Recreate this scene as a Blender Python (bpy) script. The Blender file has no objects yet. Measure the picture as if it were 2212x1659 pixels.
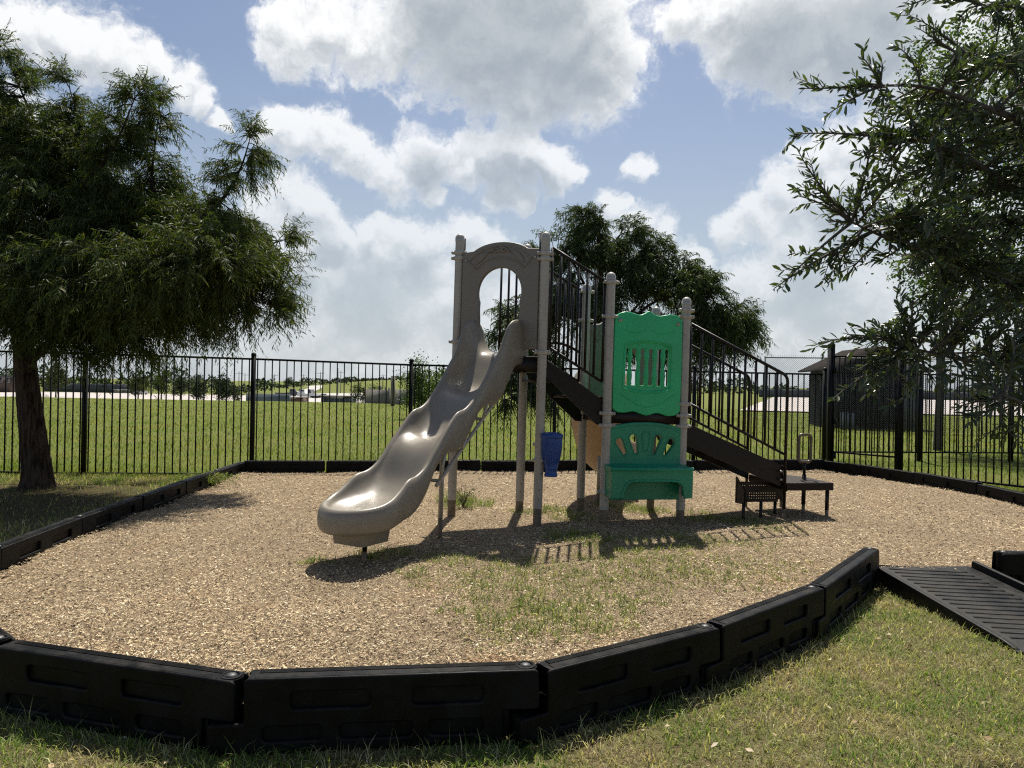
import bpy, bmesh, math, random
import numpy as np
from mathutils import Vector, Matrix

rng = np.random.default_rng(7)
random.seed(7)
scene = bpy.context.scene
COL = scene.collection

# ---------------------------------------------------------------- camera
CAM_H = 1.53
FPX, CX, CY = 1535.0, 1106.0, 829.5          # focal length and centre, in pixels of a 2212 px wide frame
PITCH, ROLL = math.radians(0.25), math.radians(1.0)
cam = bpy.data.cameras.new('camera')
cam_o = bpy.data.objects.new('camera', cam)
COL.objects.link(cam_o)
scene.camera = cam_o
cam.sensor_width = 36.0
cam.lens = 36.0 * FPX / 2212.0
cam.clip_start = 0.05
cam.clip_end = 4000.0
_F0 = Vector((0, math.cos(PITCH), math.sin(PITCH)))
_U0 = Vector((0, -math.sin(PITCH), math.cos(PITCH)))
_R0 = Vector((1, 0, 0))
_R = _R0 * math.cos(ROLL) + _U0 * math.sin(ROLL)
_U = _U0 * math.cos(ROLL) - _R0 * math.sin(ROLL)
_F = _F0
_m = Matrix.Identity(4)
for i in range(3):
    _m[i][0] = _R[i]; _m[i][1] = _U[i]; _m[i][2] = -_F[i]
_m[2][3] = CAM_H
cam_o.matrix_world = _m

def ray(px, py):
    return _F * FPX + _R * (px - CX) + _U * (CY - py)

def P(px, py, z=0.0):
    """the point of the level z seen at a pixel of the photograph (2212 px wide)"""
    d = ray(px, py)
    t = (z - CAM_H) / d.z
    return Vector((d.x * t, d.y * t, z))

def PY(px, py, Y):
    d = ray(px, py)
    t = Y / d.y
    return Vector((d.x * t, Y, CAM_H + d.z * t))

# ---------------------------------------------------------------- light
SUN_EL, SUN_AZ = math.radians(61.0), math.radians(7.0)     # azimuth from +Y towards +X
SUN_DIR = Vector((math.sin(SUN_AZ) * math.cos(SUN_EL), math.cos(SUN_AZ) * math.cos(SUN_EL), math.sin(SUN_EL)))
sun = bpy.data.lights.new('sun', 'SUN')
sun.energy = 5.0
sun.angle = math.radians(0.5)
sun.color = (1.0, 0.94, 0.83)
sun_o = bpy.data.objects.new('sun', sun)
COL.objects.link(sun_o)
sun_o.rotation_euler = (-SUN_DIR).to_track_quat('-Z', 'Y').to_euler()
sun_o.location = (0, 0, 30)

scene.view_settings.view_transform = 'Standard'
scene.view_settings.look = 'None'
scene.view_settings.gamma = 1.0
scene.view_settings.exposure = EXPOSURE = 0.46
scene.view_settings.use_curve_mapping = False
scene.cycles.max_bounces = 8
scene.cycles.diffuse_bounces = 3
scene.cycles.glossy_bounces = 3
scene.cycles.transmission_bounces = 4
scene.cycles.transparent_max_bounces = 8
scene.cycles.use_denoising = False
scene.cycles.filter_width = 1.2
scene.cycles.sample_clamp_indirect = 6.0

# ---------------------------------------------------------------- node helper
class NT:
    def __init__(self, tree):
        self.t = tree
    def n(self, kind, **kw):
        node = self.t.nodes.new(kind)
        ins = kw.pop('ins', {})
        for k, v in kw.items():
            setattr(node, k, v)
        for k, v in ins.items():
            self.set(node, k, v)
        return node
    def set(self, node, k, v):
        s = node.inputs[k]
        if isinstance(v, bpy.types.NodeSocket):
            self.t.links.new(v, s)
        else:
            s.default_value = v
    def math(self, op, a, b=0.0, c=0.0, clamp=False):
        m = self.n('ShaderNodeMath', operation=op, use_clamp=clamp)
        for i, v in enumerate((a, b, c)):
            self.set(m, i, v)
        return m.outputs[0]
    def vmath(self, op, a, b=None, scale=None):
        m = self.n('ShaderNodeVectorMath', operation=op)
        self.set(m, 0, a)
        if b is not None: self.set(m, 1, b)
        if scale is not None: self.set(m, 'Scale', scale)
        return m.outputs['Value'] if op in ('DISTANCE', 'DOT_PRODUCT', 'LENGTH') else m.outputs[0]
    def smooth(self, v, lo, hi, a=0.0, b=1.0):
        m = self.n('ShaderNodeMapRange', interpolation_type='SMOOTHSTEP')
        for k, x in (('Value', v), ('From Min', lo), ('From Max', hi), ('To Min', a), ('To Max', b)):
            self.set(m, k, x)
        return m.outputs[0]
    def mix(self, f, a, b):
        m = self.n('ShaderNodeMix', data_type='RGBA')
        self.set(m, 0, f); self.set(m, 6, a); self.set(m, 7, b)
        return m.outputs[2]
    def noise(self, vec, scale, detail=4.0, rough=0.55, dist=0.0, **kw):
        m = self.n('ShaderNodeTexNoise', **kw)
        if vec is not None: self.set(m, 'Vector', vec)
        for k, x in (('Scale', scale), ('Detail', detail), ('Roughness', rough), ('Distortion', dist)):
            self.set(m, k, x)
        return m

# ---------------------------------------------------------------- sky with clouds
world = bpy.data.worlds.new('World')
scene.world = world
world.use_nodes = True
wt = world.node_tree
wt.nodes.clear()
W = NT(wt)
out = W.n('ShaderNodeOutputWorld')
sky = W.n('ShaderNodeTexSky', sky_type='NISHITA', sun_disc=False, sun_elevation=SUN_EL,
          sun_rotation=SUN_AZ, altitude=50.0, air_density=1.0, dust_density=1.3, ozone_density=2.0)
SKY_STRENGTH = 0.069
bg_sky = W.n('ShaderNodeBackground', ins={'Strength': SKY_STRENGTH, 'Color': sky.outputs[0]})
tc = W.n('ShaderNodeTexCoord')
D = tc.outputs['Generated']
# cumulus of the photograph: (x, y, radius) in photo pixels, each a puff in the sky
PUFFS = [
 # large cloud overhead
 (650,70,75),(720,50,95),(800,80,85),(900,65,105),(1000,90,130),(1100,90,160),(1210,110,150),(1290,150,100),(1270,50,120),
 (1130,205,85),(1290,215,55),(1040,190,75),(1320,90,70),(960,-10,150),(1180,-30,170),
 # long middle cloud
 (595,268,42),(650,285,55),(715,292,58),(770,330,58),(840,368,52),(915,345,66),(990,352,62),(1060,345,66),(1130,340,66),(1185,362,52),
 (1235,372,34),(1085,405,50),(1150,305,40),(935,408,30),(1115,430,30),
 # bank on the left horizon
 (640,402,60),(670,440,62),(725,530,62),(790,505,45),(835,535,66),(900,545,62),(945,510,42),(1000,505,56),(1050,540,55),
 (650,560,120),(720,650,160),(850,680,170),(980,650,150),(1080,700,140),(620,720,150),(900,800,180),(580,460,70),(540,560,100),
 # right top
 (1480,50,60),(1560,40,90),(1640,70,105),(1740,80,110),(1820,60,120),(1590,110,45),(1760,140,48),(1930,90,140),(2080,60,150),(2180,120,140),(1920,180,60),
 # tower right of the play structure
 (1328,447,34),(1352,440,22),(1375,485,48),(1415,530,50),(1450,572,42),(1380,560,80),
 # right bank
 (1580,505,42),(1640,480,62),(1710,450,85),(1790,430,100),(1740,560,110),(1660,640,100),(1600,690,90),(1850,600,150),(1770,340,48),(1850,330,80),
 (1660,740,120),(1950,450,150),(2050,600,180),(1490,560,30),
 # left top
 (115,55,50),(160,85,62),(220,120,66),(275,140,50),(330,140,34),(385,190,44),(430,212,30),(480,255,20),(30,70,55),(60,110,40),
 (1380,360,30),(0,300,90),(60,500,120),(200,600,150),(380,640,120),
]
# shaded bellies of the larger clouds
BELLIES = [(1060,130,200),(1200,150,150),(960,60,100),(1150,40,160),(1690,120,130),(1850,100,150),(1080,385,70),(1140,400,60),(930,370,60),
 (800,650,110),(900,590,60),(715,560,45),(660,640,60),(1750,640,90),(1850,500,80),(100,500,130),(1390,545,40)]
def cones(v, items, grow, soft):
    f = None
    for (x, y, r) in items:
        d = ray(x, y).normalized()
        dist = W.vmath('DISTANCE', v, tuple(d))
        c = W.math('MULTIPLY_ADD', dist, -FPX / (r * grow), 1.0)
        f = c if f is None else (W.math('SMOOTH_MAX', f, c, soft) if soft else W.math('MAXIMUM', f, c))
    return f
sep = W.n('ShaderNodeSeparateXYZ', ins={0: D})
front = W.vmath('DOT_PRODUCT', D, tuple(_F))
inside = W.smooth(front, 0.70, 0.80)
def cloud_body(vec):
    w1 = W.vmath('SUBTRACT', W.noise(vec, 6.0, 4.0, 0.55).outputs['Color'], (0.5, 0.5, 0.5))
    w2 = W.vmath('SUBTRACT', W.noise(vec, 24.0, 5.0, 0.6).outputs['Color'], (0.5, 0.5, 0.5))
    vw = W.vmath('ADD', W.vmath('ADD', vec, W.vmath('SCALE', w1, scale=0.055)), W.vmath('SCALE', w2, scale=0.045))
    d = cones(vw, PUFFS, 1.12, 0.15)
    # elsewhere in the sky the same kind of cumulus goes on
    sp = W.n('ShaderNodeSeparateXYZ', ins={0: vw})
    zc = W.math('MAXIMUM', sp.outputs[2], 0.12)
    flat = W.vmath('DIVIDE', vw, W.n('ShaderNodeCombineXYZ', ins={0: zc, 1: zc, 2: 1.0}).outputs[0])
    gen = W.smooth(W.noise(flat, 1.15, 5.0, 0.5).outputs[0], 0.52, 0.78, -0.6, 0.8)
    gen = W.math('MULTIPLY_ADD', inside, -3.0, gen)
    d = W.math('MAXIMUM', d, gen)
    fbm = W.noise(vw, 17.0, 10.0, 0.68, 0.15).outputs[0]
    return W.math('MULTIPLY_ADD', W.math('SUBTRACT', fbm, 0.5), 1.9, d), vw
body, Dw = cloud_body(D)
body_up, _unused = cloud_body(W.vmath('ADD', D, (0.002, -0.006, 0.022)))
alpha = W.math('POWER', W.smooth(body, -0.18, 0.44), 1.5)
relief = W.math('SUBTRACT', body, body_up)
relief = W.smooth(relief, -0.62, 0.62, -1.0, 1.0)
belly = W.smooth(cones(Dw, BELLIES, 1.25, 0.0), 0.05, 0.75)
rim = W.smooth(body, 0.62, 0.10, 0.0, 0.28)
relief = W.math('MULTIPLY', relief, W.math('MULTIPLY_ADD', belly, -0.19, 0.32))
shade = W.math('ADD', rim, W.math('ADD', relief, W.math('MULTIPLY_ADD', belly, -0.44, 0.72)), clamp=True)
col = W.n('ShaderNodeValToRGB')
col.color_ramp.elements[0].position = 0.0
col.color_ramp.elements[0].color = (0.215, 0.255, 0.295, 1)
col.color_ramp.elements[1].position = 1.0
col.color_ramp.elements[1].color = (0.78, 0.78, 0.77, 1)
e = col.color_ramp.elements.new(0.45); e.color = (0.42, 0.45, 0.47, 1)
wt.links.new(shade, col.inputs[0])
CLOUD_STRENGTH = 1.0
# clouds low over the horizon thin out into the milky air
low = W.smooth(sep.outputs[2], 0.0, 0.48, 0.34, 0.96)
veil = W.smooth(sep.outputs[2], 0.46, 0.02, 0.02, 0.82)
bg_cl = W.n('ShaderNodeBackground', ins={'Strength': CLOUD_STRENGTH, 'Color': col.outputs[0]})
mixs = W.n('ShaderNodeMixShader')
W.set(mixs, 0, W.math('MULTIPLY', W.math('MULTIPLY', alpha, low), 0.97))
# humid milky air thins the blue, most of all low down
bg_air = W.n('ShaderNodeBackground', ins={'Strength': 1.0, 'Color': (0.405, 0.45, 0.488, 1)})
mixa = W.n('ShaderNodeMixShader', ins={0: veil})
wt.links.new(bg_sky.outputs[0], mixa.inputs[1]); wt.links.new(bg_air.outputs[0], mixa.inputs[2])
wt.links.new(mixa.outputs[0], mixs.inputs[1]); wt.links.new(bg_cl.outputs[0], mixs.inputs[2])
wt.links.new(mixs.outputs[0], out.inputs[0])

# ---------------------------------------------------------------- materials
def pmat(name, color, rough=0.5, vary=0.15, scale=8.0, bump=0.0, bump_scale=120.0, metallic=0.0, spec=0.5, color2=None,
         trans=None, coat=0.0, stretch=None, wear=None):
    m = bpy.data.materials.new(name)
    m.use_nodes = True
    t = m.node_tree
    N = NT(t)
    b = t.nodes['Principled BSDF']
    tcn = N.n('ShaderNodeTexCoord')
    vec = tcn.outputs['Object']
    if stretch:
        vec = N.n('ShaderNodeMapping', ins={'Vector': vec, 'Scale': stretch}).outputs[0]
    nz = N.noise(vec, scale, 6.0, 0.6)
    c1 = tuple(c * (1 - vary) for c in color) + (1,)
    c2 = tuple(min(1, c * (1 + vary)) for c in (color2 or color)) + (1,)
    f = N.smooth(nz.outputs[0], 0.3, 0.7)
    N.set(b, 'Base Color', N.mix(f, c1, c2))
    N.set(b, 'Roughness', N.smooth(nz.outputs[0], 0.3, 0.7, rough * 0.85, min(1, rough * 1.15)))
    if wear:
        # dust and chalky fading that settle on faces turned upwards, and blotchy dirt
        gm_ = N.n('ShaderNodeNewGeometry')
        sp_ = N.n('ShaderNodeSeparateXYZ', ins={0: gm_.outputs['Normal']})
        wn = N.noise(gm_.outputs['Position'], wear[2], 7.0, 0.68)
        amt = N.math('MULTIPLY', N.smooth(wn.outputs[0], 0.42, 0.74), N.smooth(sp_.outputs[2], -0.2, 0.9, wear[3], 1.0))
        base = b.inputs['Base Color'].links[0].from_socket
        N.set(b, 'Base Color', N.mix(N.math('MULTIPLY', amt, wear[1]), base, tuple(wear[0]) + (1,)))
        r0 = b.inputs['Roughness'].links[0].from_socket
        N.set(b, 'Roughness', N.math('MULTIPLY_ADD', amt, 0.25, r0, clamp=True))
    b.inputs['Metallic'].default_value = metallic
    b.inputs['Specular IOR Level'].default_value = spec
    b.inputs['Coat Weight'].default_value = coat
    if bump:
        nb = N.noise(vec, bump_scale, 3.0, 0.6)
        bp = N.n('ShaderNodeBump', ins={'Strength': 1.0, 'Distance': bump, 'Height': nb.outputs[0]})
        N.set(b, 'Normal', bp.outputs[0])
    if trans:
        tr = N.n('ShaderNodeBsdfTranslucent', ins={'Color': trans[1] + (1,)})
        mx = N.n('ShaderNodeMixShader', ins={0: trans[0], 1: b.outputs[0], 2: tr.outputs[0]})
        t.links.new(mx.outputs[0], t.nodes['Material Output'].inputs[0])
    return m

def island_mat(name, stops, rough=0.8, trans=None, spec=0.3, patch=None, patch_scale=1.5, tone=None):
    """colour picked per leaf, blade or chip; PATCH mixes in a second ramp by a large noise"""
    m = bpy.data.materials.new(name)
    m.use_nodes = True
    t = m.node_tree
    N = NT(t)
    b = t.nodes['Principled BSDF']
    geo = N.n('ShaderNodeNewGeometry')
    def ramp(st):
        r = N.n('ShaderNodeValToRGB')
        els = r.color_ramp.elements
        els[0].position, els[0].color = st[0][0], tuple(st[0][1]) + (1,)
        els[1].position, els[1].color = st[-1][0], tuple(st[-1][1]) + (1,)
        for p, c in st[1:-1]:
            x = els.new(p); x.color = tuple(c) + (1,)
        t.links.new(geo.outputs['Random Per Island'], r.inputs[0])
        return r.outputs[0]
    c = ramp(stops)
    if patch:
        nz = N.noise(geo.outputs['Position'], patch_scale, 4.0, 0.6)
        f = N.smooth(nz.outputs[0], patch[0], patch[1])
        c = N.mix(f, c, ramp(patch[2]))
    if tone:
        tn = N.noise(geo.outputs['Position'], tone[0], 5.0, 0.65)
        g = N.smooth(tn.outputs[0], 0.35, 0.62, tone[1], tone[2])
        mm = N.n('ShaderNodeMix', data_type='RGBA', blend_type='MULTIPLY')
        N.set(mm, 0, 1.0); N.set(mm, 6, c); N.set(mm, 7, N.n('ShaderNodeCombineColor', ins={0: g, 1: g, 2: g}).outputs[0])
        c = mm.outputs[2]
    N.set(b, 'Base Color', c)
    b.inputs['Roughness'].default_value = rough
    b.inputs['Specular IOR Level'].default_value = spec
    if trans:
        tr = N.n('ShaderNodeBsdfTranslucent')
        hue = N.n('ShaderNodeMix', data_type='RGBA', blend_type='MULTIPLY')
        N.set(hue, 0, 1.0); N.set(hue, 6, c); N.set(hue, 7, tuple(trans[1]) + (1,))
        N.set(tr, 'Color', hue.outputs[2])
        mx = N.n('ShaderNodeMixShader', ins={0: trans[0], 1: b.outputs[0], 2: tr.outputs[0]})
        t.links.new(mx.outputs[0], t.nodes['Material Output'].inputs[0])
    return m

M = {}
M['slide'] = pmat('slide_plastic', (0.212, 0.186, 0.146), 0.33, 0.07, 3.0, 0.00012, 180.0, spec=0.5, wear=((0.16, 0.13, 0.095), 0.40, 5.0, 0.5))
M['slide_under'] = pmat('slide_underside_plastic', (0.42, 0.30, 0.18), 0.5, 0.1, 4.0)
M['tan'] = pmat('tan_plastic', (0.33, 0.255, 0.18), 0.45, 0.08, 3.0, trans=(0.25, (0.50, 0.37, 0.24)))
M['grey'] = pmat('grey_plastic', (0.165, 0.142, 0.118), 0.45, 0.06, 4.0, 0.0001, 180.0)
M['post'] = pmat('post_paint', (0.36, 0.33, 0.285), 0.40, 0.06, 5.0, wear=((0.20, 0.17, 0.13), 0.45, 7.0, 0.7))
M['clamp'] = pmat('clamp_paint', (0.39, 0.36, 0.315), 0.45, 0.05, 20.0)
M['post_foot'] = pmat('weathered_post_foot', (0.16, 0.125, 0.085), 0.8, 0.3, 18.0)
M['green'] = pmat('green_plastic', (0.020, 0.43, 0.165), 0.32, 0.10, 3.0, 0.0001, 180.0, wear=((0.06, 0.32, 0.15), 0.45, 6.0, 0.6))
M['green2'] = pmat('bluish_green_plastic', (0.014, 0.245, 0.13), 0.40, 0.10, 3.0, 0.0001, 180.0, wear=((0.035, 0.11, 0.065), 0.5, 6.0, 0.6))
M['blue'] = pmat('blue_plastic', (0.012, 0.055, 0.24), 0.42, 0.1, 6.0)
M['brown'] = pmat('brown_steel', (0.010, 0.0062, 0.0048), 0.42, 0.2, 10.0, spec=0.3)
M['deck'] = pmat('brown_deck_coating', (0.020, 0.013, 0.010), 0.65, 0.2, 30.0, 0.002, 90.0, spec=0.2)
M['bolt'] = pmat('bolt_steel', (0.35, 0.33, 0.30), 0.4, 0.1, 30.0, metallic=0.8)
M['timber'] = pmat('black_plastic', (0.0042, 0.0045, 0.005), 0.46, 0.3, 7.0, 0.0012, 70.0, spec=0.10, wear=((0.050, 0.045, 0.039), 0.5, 9.0, 0.03), color2=(0.0065, 0.007, 0.0075))
M['cap'] = pmat('grey_stake_cap', (0.05, 0.05, 0.049), 0.5, 0.2, 40.0)
M['rubber'] = pmat('black_rubber', (0.008, 0.0084, 0.009), 0.55, 0.3, 12.0, 0.001, 90.0, spec=0.2, wear=((0.075, 0.066, 0.052), 0.5, 8.0, 0.2))
M['fence'] = pmat('black_fence_paint', (0.004, 0.004, 0.004), 0.5, 0.2, 20.0, spec=0.2)
M['galv'] = pmat('galvanised_steel', (0.16, 0.175, 0.185), 0.6, 0.15, 10.0, metallic=0.3)
M['mesh'] = pmat('weathered_wire', (0.07, 0.075, 0.078), 0.7, 0.15, 10.0, spec=0.2)
M['bark'] = pmat('cypress_bark', (0.024, 0.016, 0.011), 0.95, 0.5, 26.0, 0.04, 30.0, stretch=(1, 1, 0.14), color2=(0.060, 0.042, 0.031), spec=0.1)
M['limb'] = pmat('dark_limb_bark', (0.028, 0.021, 0.016), 0.95, 0.4, 20.0, 0.006, 50.0, spec=0.1)
M['oakbark'] = pmat('oak_bark', (0.075, 0.065, 0.055), 0.95, 0.4, 30.0, 0.006, 50.0)
M['shed'] = pmat('dark_green_shed_wall', (0.009, 0.011, 0.010), 0.95, 0.2, 3.0, spec=0.05)
M['shed_roof'] = pmat('brown_shingle', (0.024, 0.019, 0.017), 1.0, 0.3, 20.0, spec=0.05)
M['concrete'] = pmat('parking_concrete', (0.40, 0.36, 0.335), 0.9, 0.12, 0.12, color2=(0.44, 0.395, 0.37))
M['road'] = pmat('road_concrete', (0.42, 0.40, 0.37), 0.9, 0.1, 0.2)
M['far_dark'] = pmat('far_dark_paint', (0.06, 0.065, 0.075), 0.6, 0.2, 0.5)
M['far_brown'] = pmat('far_brown_paint', (0.10, 0.065, 0.05), 0.7, 0.2, 0.5)
M['far_white'] = pmat('far_white_paint', (0.6, 0.6, 0.6), 0.5, 0.1, 0.5)
M['far_beige'] = pmat('far_beige_wall', (0.36, 0.33, 0.29), 0.8, 0.1, 0.5)
M['glass'] = pmat('dark_window_glass', (0.02, 0.025, 0.03), 0.1, 0.1, 1.0)
M['tyre'] = pmat('tyre_rubber', (0.015, 0.015, 0.015), 0.9, 0.1, 5.0)
M['wood'] = pmat('weathered_wood', (0.17, 0.155, 0.135), 0.9, 0.3, 6.0, stretch=(1, 1, 0.1))

# ---------------------------------------------------------------- object helpers
def link(name, me, mat=None, parent=None, smooth=False):
    me.name = name
    o = bpy.data.objects.new(name, me)
    COL.objects.link(o)
    if mat is not None:
        me.materials.append(mat)
    if smooth:
        me.polygons.foreach_set('use_smooth', np.ones(len(me.polygons), dtype=bool))
    if parent is not None:
        adopt(o, parent)
    return o

def world_loc(o):
    v = Vector(o.location)
    while o.parent is not None:
        o = o.parent
        v = v  # parts below carry world coordinates; only the top one has a place of its own
    return v

ROOT_LOC = {}
def adopt(o, parent):
    """the child keeps the world place that its mesh coordinates say"""
    o.parent = parent
    top = parent
    if top.parent is None and top.name in ROOT_LOC:
        o.matrix_parent_inverse = Matrix.Translation(-ROOT_LOC[top.name])

def thing(name, label, cat, loc=(0, 0, 0), group=None):
    o = bpy.data.objects.new(name, None)
    COL.objects.link(o)
    o.location = loc
    o.empty_display_size = 0.2
    ROOT_LOC[o.name] = Vector(loc)
    tag(o, label, cat, group)
    return o

def tag(o, label, cat, group=None):
    o['label'] = label
    o['category'] = cat
    if group: o['group'] = group
    return o

def kind(o, k):
    o['kind'] = k
    return o

def np_mesh(name, verts, quads=None, tris=None):
    me = bpy.data.meshes.new(name)
    nv = len(verts)
    q = np.zeros((0, 4), np.int32) if quads is None else np.asarray(quads, np.int32)
    t = np.zeros((0, 3), np.int32) if tris is None else np.asarray(tris, np.int32)
    me.vertices.add(nv)
    me.vertices.foreach_set('co', np.asarray(verts, np.float32).ravel())
    nl = q.size + t.size
    me.loops.add(nl)
    me.loops.foreach_set('vertex_index', np.concatenate([q.ravel(), t.ravel()]).astype(np.int32))
    npoly = len(q) + len(t)
    me.polygons.add(npoly)
    ls = np.concatenate([np.arange(len(q)) * 4, q.size + np.arange(len(t)) * 3]).astype(np.int32)
    me.polygons.foreach_set('loop_start', ls)
    me.update(calc_edges=True)
    return me

class Acc:
    """collects vertices, quads and triangles"""
    def __init__(self):
        self.v, self.q, self.t, self.n = [], [], [], 0
    def add(self, v, q=None, t=None):
        v = np.asarray(v, float)
        self.v.append(v)
        if q is not None and len(q): self.q.append(np.asarray(q, np.int64) + self.n)
        if t is not None and len(t): self.t.append(np.asarray(t, np.int64) + self.n)
        self.n += len(v)
    def box(self, c, s, rz=0.0, M4=None):
        x, y, z = (a / 2 for a in s)
        v = np.array([[-x,-y,-z],[x,-y,-z],[x,y,-z],[-x,y,-z],[-x,-y,z],[x,-y,z],[x,y,z],[-x,y,z]])
        if rz:
            cz, sz = math.cos(rz), math.sin(rz)
            v = v @ np.array([[cz, sz, 0], [-sz, cz, 0], [0, 0, 1]])
        v = v + np.array(c)
        if M4 is not None:
            v = v @ np.array(M4.to_3x3()).T + np.array(M4.translation)
        self.add(v, [[0,3,2,1],[4,5,6,7],[0,1,5,4],[1,2,6,5],[2,3,7,6],[3,0,4,7]])
    def tube(self, path, rad, sides=8, cap=True, phase=0.0, squash=1.0):
        p = np.asarray([tuple(a) for a in path], float)
        n = len(p)
        r = np.broadcast_to(np.asarray(rad, float), (n,))
        tan = np.gradient(p, axis=0)
        tan /= np.linalg.norm(tan, axis=1, keepdims=True) + 1e-9
        ref = np.array([0., 0., 1.]) if abs(tan[0][2]) < 0.9 else np.array([0., 1., 0.])
        rings = []
        u = np.cross(tan[0], ref); u /= np.linalg.norm(u)
        a = np.arange(sides) / sides * 2 * math.pi + phase
        for i in range(n):
            u = u - tan[i] * (u @ tan[i]); u /= np.linalg.norm(u) + 1e-9
            w = np.cross(tan[i], u)
            rings.append(p[i] + r[i] * (np.cos(a)[:, None] * u + np.sin(a)[:, None] * w * squash))
        v = np.concatenate(rings)
        q = []
        for i in range(n - 1):
            for k in range(sides):
                k2 = (k + 1) % sides
                q.append([i*sides+k, i*sides+k2, (i+1)*sides+k2, (i+1)*sides+k])
        t = []
        if cap:
            v = np.concatenate([v, p[:1], p[-1:]])
            c0, c1 = n * sides, n * sides + 1
            for k in range(sides):
                k2 = (k + 1) % sides
                t.append([c0, k2, k]); t.append([c1, (n-1)*sides+k, (n-1)*sides+k2])
        self.add(v, q, t)
    def lathe(self, c, prof, sides=24):
        """prof: (radius, z) pairs"""
        a = np.arange(sides) / sides * 2 * math.pi
        rings = [np.stack([np.cos(a) * r, np.sin(a) * r, np.full(sides, z)], 1) for r, z in prof]
        v = np.concatenate(rings) + np.array(tuple(c))
        q = []
        for i in range(len(prof) - 1):
            for k in range(sides):
                k2 = (k + 1) % sides
                q.append([i*sides+k, i*sides+k2, (i+1)*sides+k2, (i+1)*sides+k])
        self.add(v, q)
    def mesh(self, name):
        return np_mesh(name, np.concatenate(self.v), np.concatenate(self.q) if self.q else None, np.concatenate(self.t) if self.t else None)
    def build(self, name, mat=None, parent=None, smooth=False):
        return link(name, self.mesh(name), mat, parent, smooth)

def smooth_by_angle(o, deg=35):
    """flat faces stay crisp, round ones go smooth"""
    me = o.data
    bm = bmesh.new(); bm.from_mesh(me)
    lim = math.radians(deg)
    for f in bm.faces: f.smooth = True
    for e_ in bm.edges:
        if len(e_.link_faces) == 2 and e_.calc_face_angle(0) > lim: e_.smooth = False
    bm.to_mesh(me); bm.free()
    return o

_tmp = []
def plate(name, outline, holes=(), depth=0.03, bevel=0.006, res=2):
    """mesh of a flat plate in its own x-y plane, thickness along z (centred), with round edges and real holes"""
    cu = bpy.data.curves.new(name, 'CURVE')
    cu.dimensions = '2D'
    cu.fill_mode = 'BOTH'
    cu.extrude = max(depth / 2 - bevel, 0.0005)
    cu.bevel_depth = bevel
    cu.bevel_resolution = res
    cu.offset = -bevel
    for pts in [outline] + list(holes):
        sp = cu.splines.new('POLY')
        sp.points.add(len(pts) - 1)
        sp.points.foreach_set('co', np.array([(x, y, 0, 1) for x, y in pts], np.float32).ravel())
        sp.use_cyclic_u = True
    ob = bpy.data.objects.new(name, cu)
    COL.objects.link(ob)
    dg = bpy.context.evaluated_depsgraph_get()
    me = bpy.data.meshes.new_from_object(ob.evaluated_get(dg))
    bpy.data.objects.remove(ob)
    bpy.data.curves.remove(cu)
    return me

def xform(me, M4):
    me.transform(M4)
    me.update()
    return me

def catmull(pts, n=8, closed=False):
    p = [np.array(a, float) for a in pts]
    m = len(p)
    res = []
    segs = m if closed else m - 1
    for i in range(segs):
        if closed:
            a, b, c, d = p[(i-1) % m], p[i], p[(i+1) % m], p[(i+2) % m]
        else:
            a, b, c, d = p[max(i-1, 0)], p[i], p[i+1], p[min(i+2, m-1)]
        for k in range(n):
            t = k / n
            res.append(0.5 * ((2*b) + (-a + c)*t + (2*a - 5*b + 4*c - d)*t*t + (-a + 3*b - 3*c + d)*t**3))
    if not closed: res.append(p[-1])
    return res

def rounded(pts, r, n=5):
    """polygon with rounded corners; r may be a list"""
    res = []
    m = len(pts)
    for i in range(m):
        p0, p1, p2 = Vector(pts[i-1]), Vector(pts[i]), Vector(pts[(i+1) % m])
        rr = r[i] if isinstance(r, (list, tuple)) else r
        a, b = (p0 - p1), (p2 - p1)
        rr = min(rr, a.length * 0.49, b.length * 0.49)
        if rr < 1e-5:
            res.append(tuple(p1)); continue
        s, e2 = p1 + a.normalized() * rr, p1 + b.normalized() * rr
        for k in range(n + 1):
            t = k / n
            q = s * (1-t)**2 + p1 * 2*t*(1-t) + e2 * t*t
            res.append((q.x, q.y))
    return res

def basis(o, u, w, n):
    """matrix with x along u, y along w, z along n, origin o"""
    m = Matrix.Identity(4)
    for i in range(3):
        m[i][0] = u[i]; m[i][1] = w[i]; m[i][2] = n[i]; m[i][3] = o[i]
    return m

def interp(xs, ys, x):
    """smooth (cubic Hermite, monotone-ish) interpolation"""
    xs, ys = np.asarray(xs, float), np.asarray(ys, float)
    d = np.gradient(ys, xs)
    i = int(np.clip(np.searchsorted(xs, x) - 1, 0, len(xs) - 2))
    h = xs[i+1] - xs[i]
    t = min(max((x - xs[i]) / h, 0), 1)
    return float((2*t**3 - 3*t**2 + 1)*ys[i] + (t**3 - 2*t**2 + t)*h*d[i] + (-2*t**3 + 3*t**2)*ys[i+1] + (t**3 - t**2)*h*d[i+1])
# ================================================================ terrain
def ss(x, a, b):
    t = np.clip((np.asarray(x, float) - a) / (b - a), 0, 1)
    return t * t * (3 - 2 * t)

def ground_z(x, y):
    x = np.asarray(x, float); y = np.asarray(y, float)
    left = 1 - ss(x / np.maximum(y, 1) , -0.02, 0.30)
    z = -3.2 * ss(y, 52, 150) * left
    # the field rolls gently and ends in a low crest
    z = z + 0.05 * ss(y, 14, 45) * (1 - ss(y, 45, 70)) * np.sin(x * 0.11 + 1.0)
    # the grassy hill far behind the car park
    hill = np.exp(-((x / np.maximum(y, 1) + 0.165) / 0.125) ** 2)
    z = z + (7.6 * ss(y, 262, 420) + 1.5 * ss(y, 420, 700)) * hill * left
    z = z + 6.5 * ss(y, 430, 900) * (1 - hill)
    return z

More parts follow.
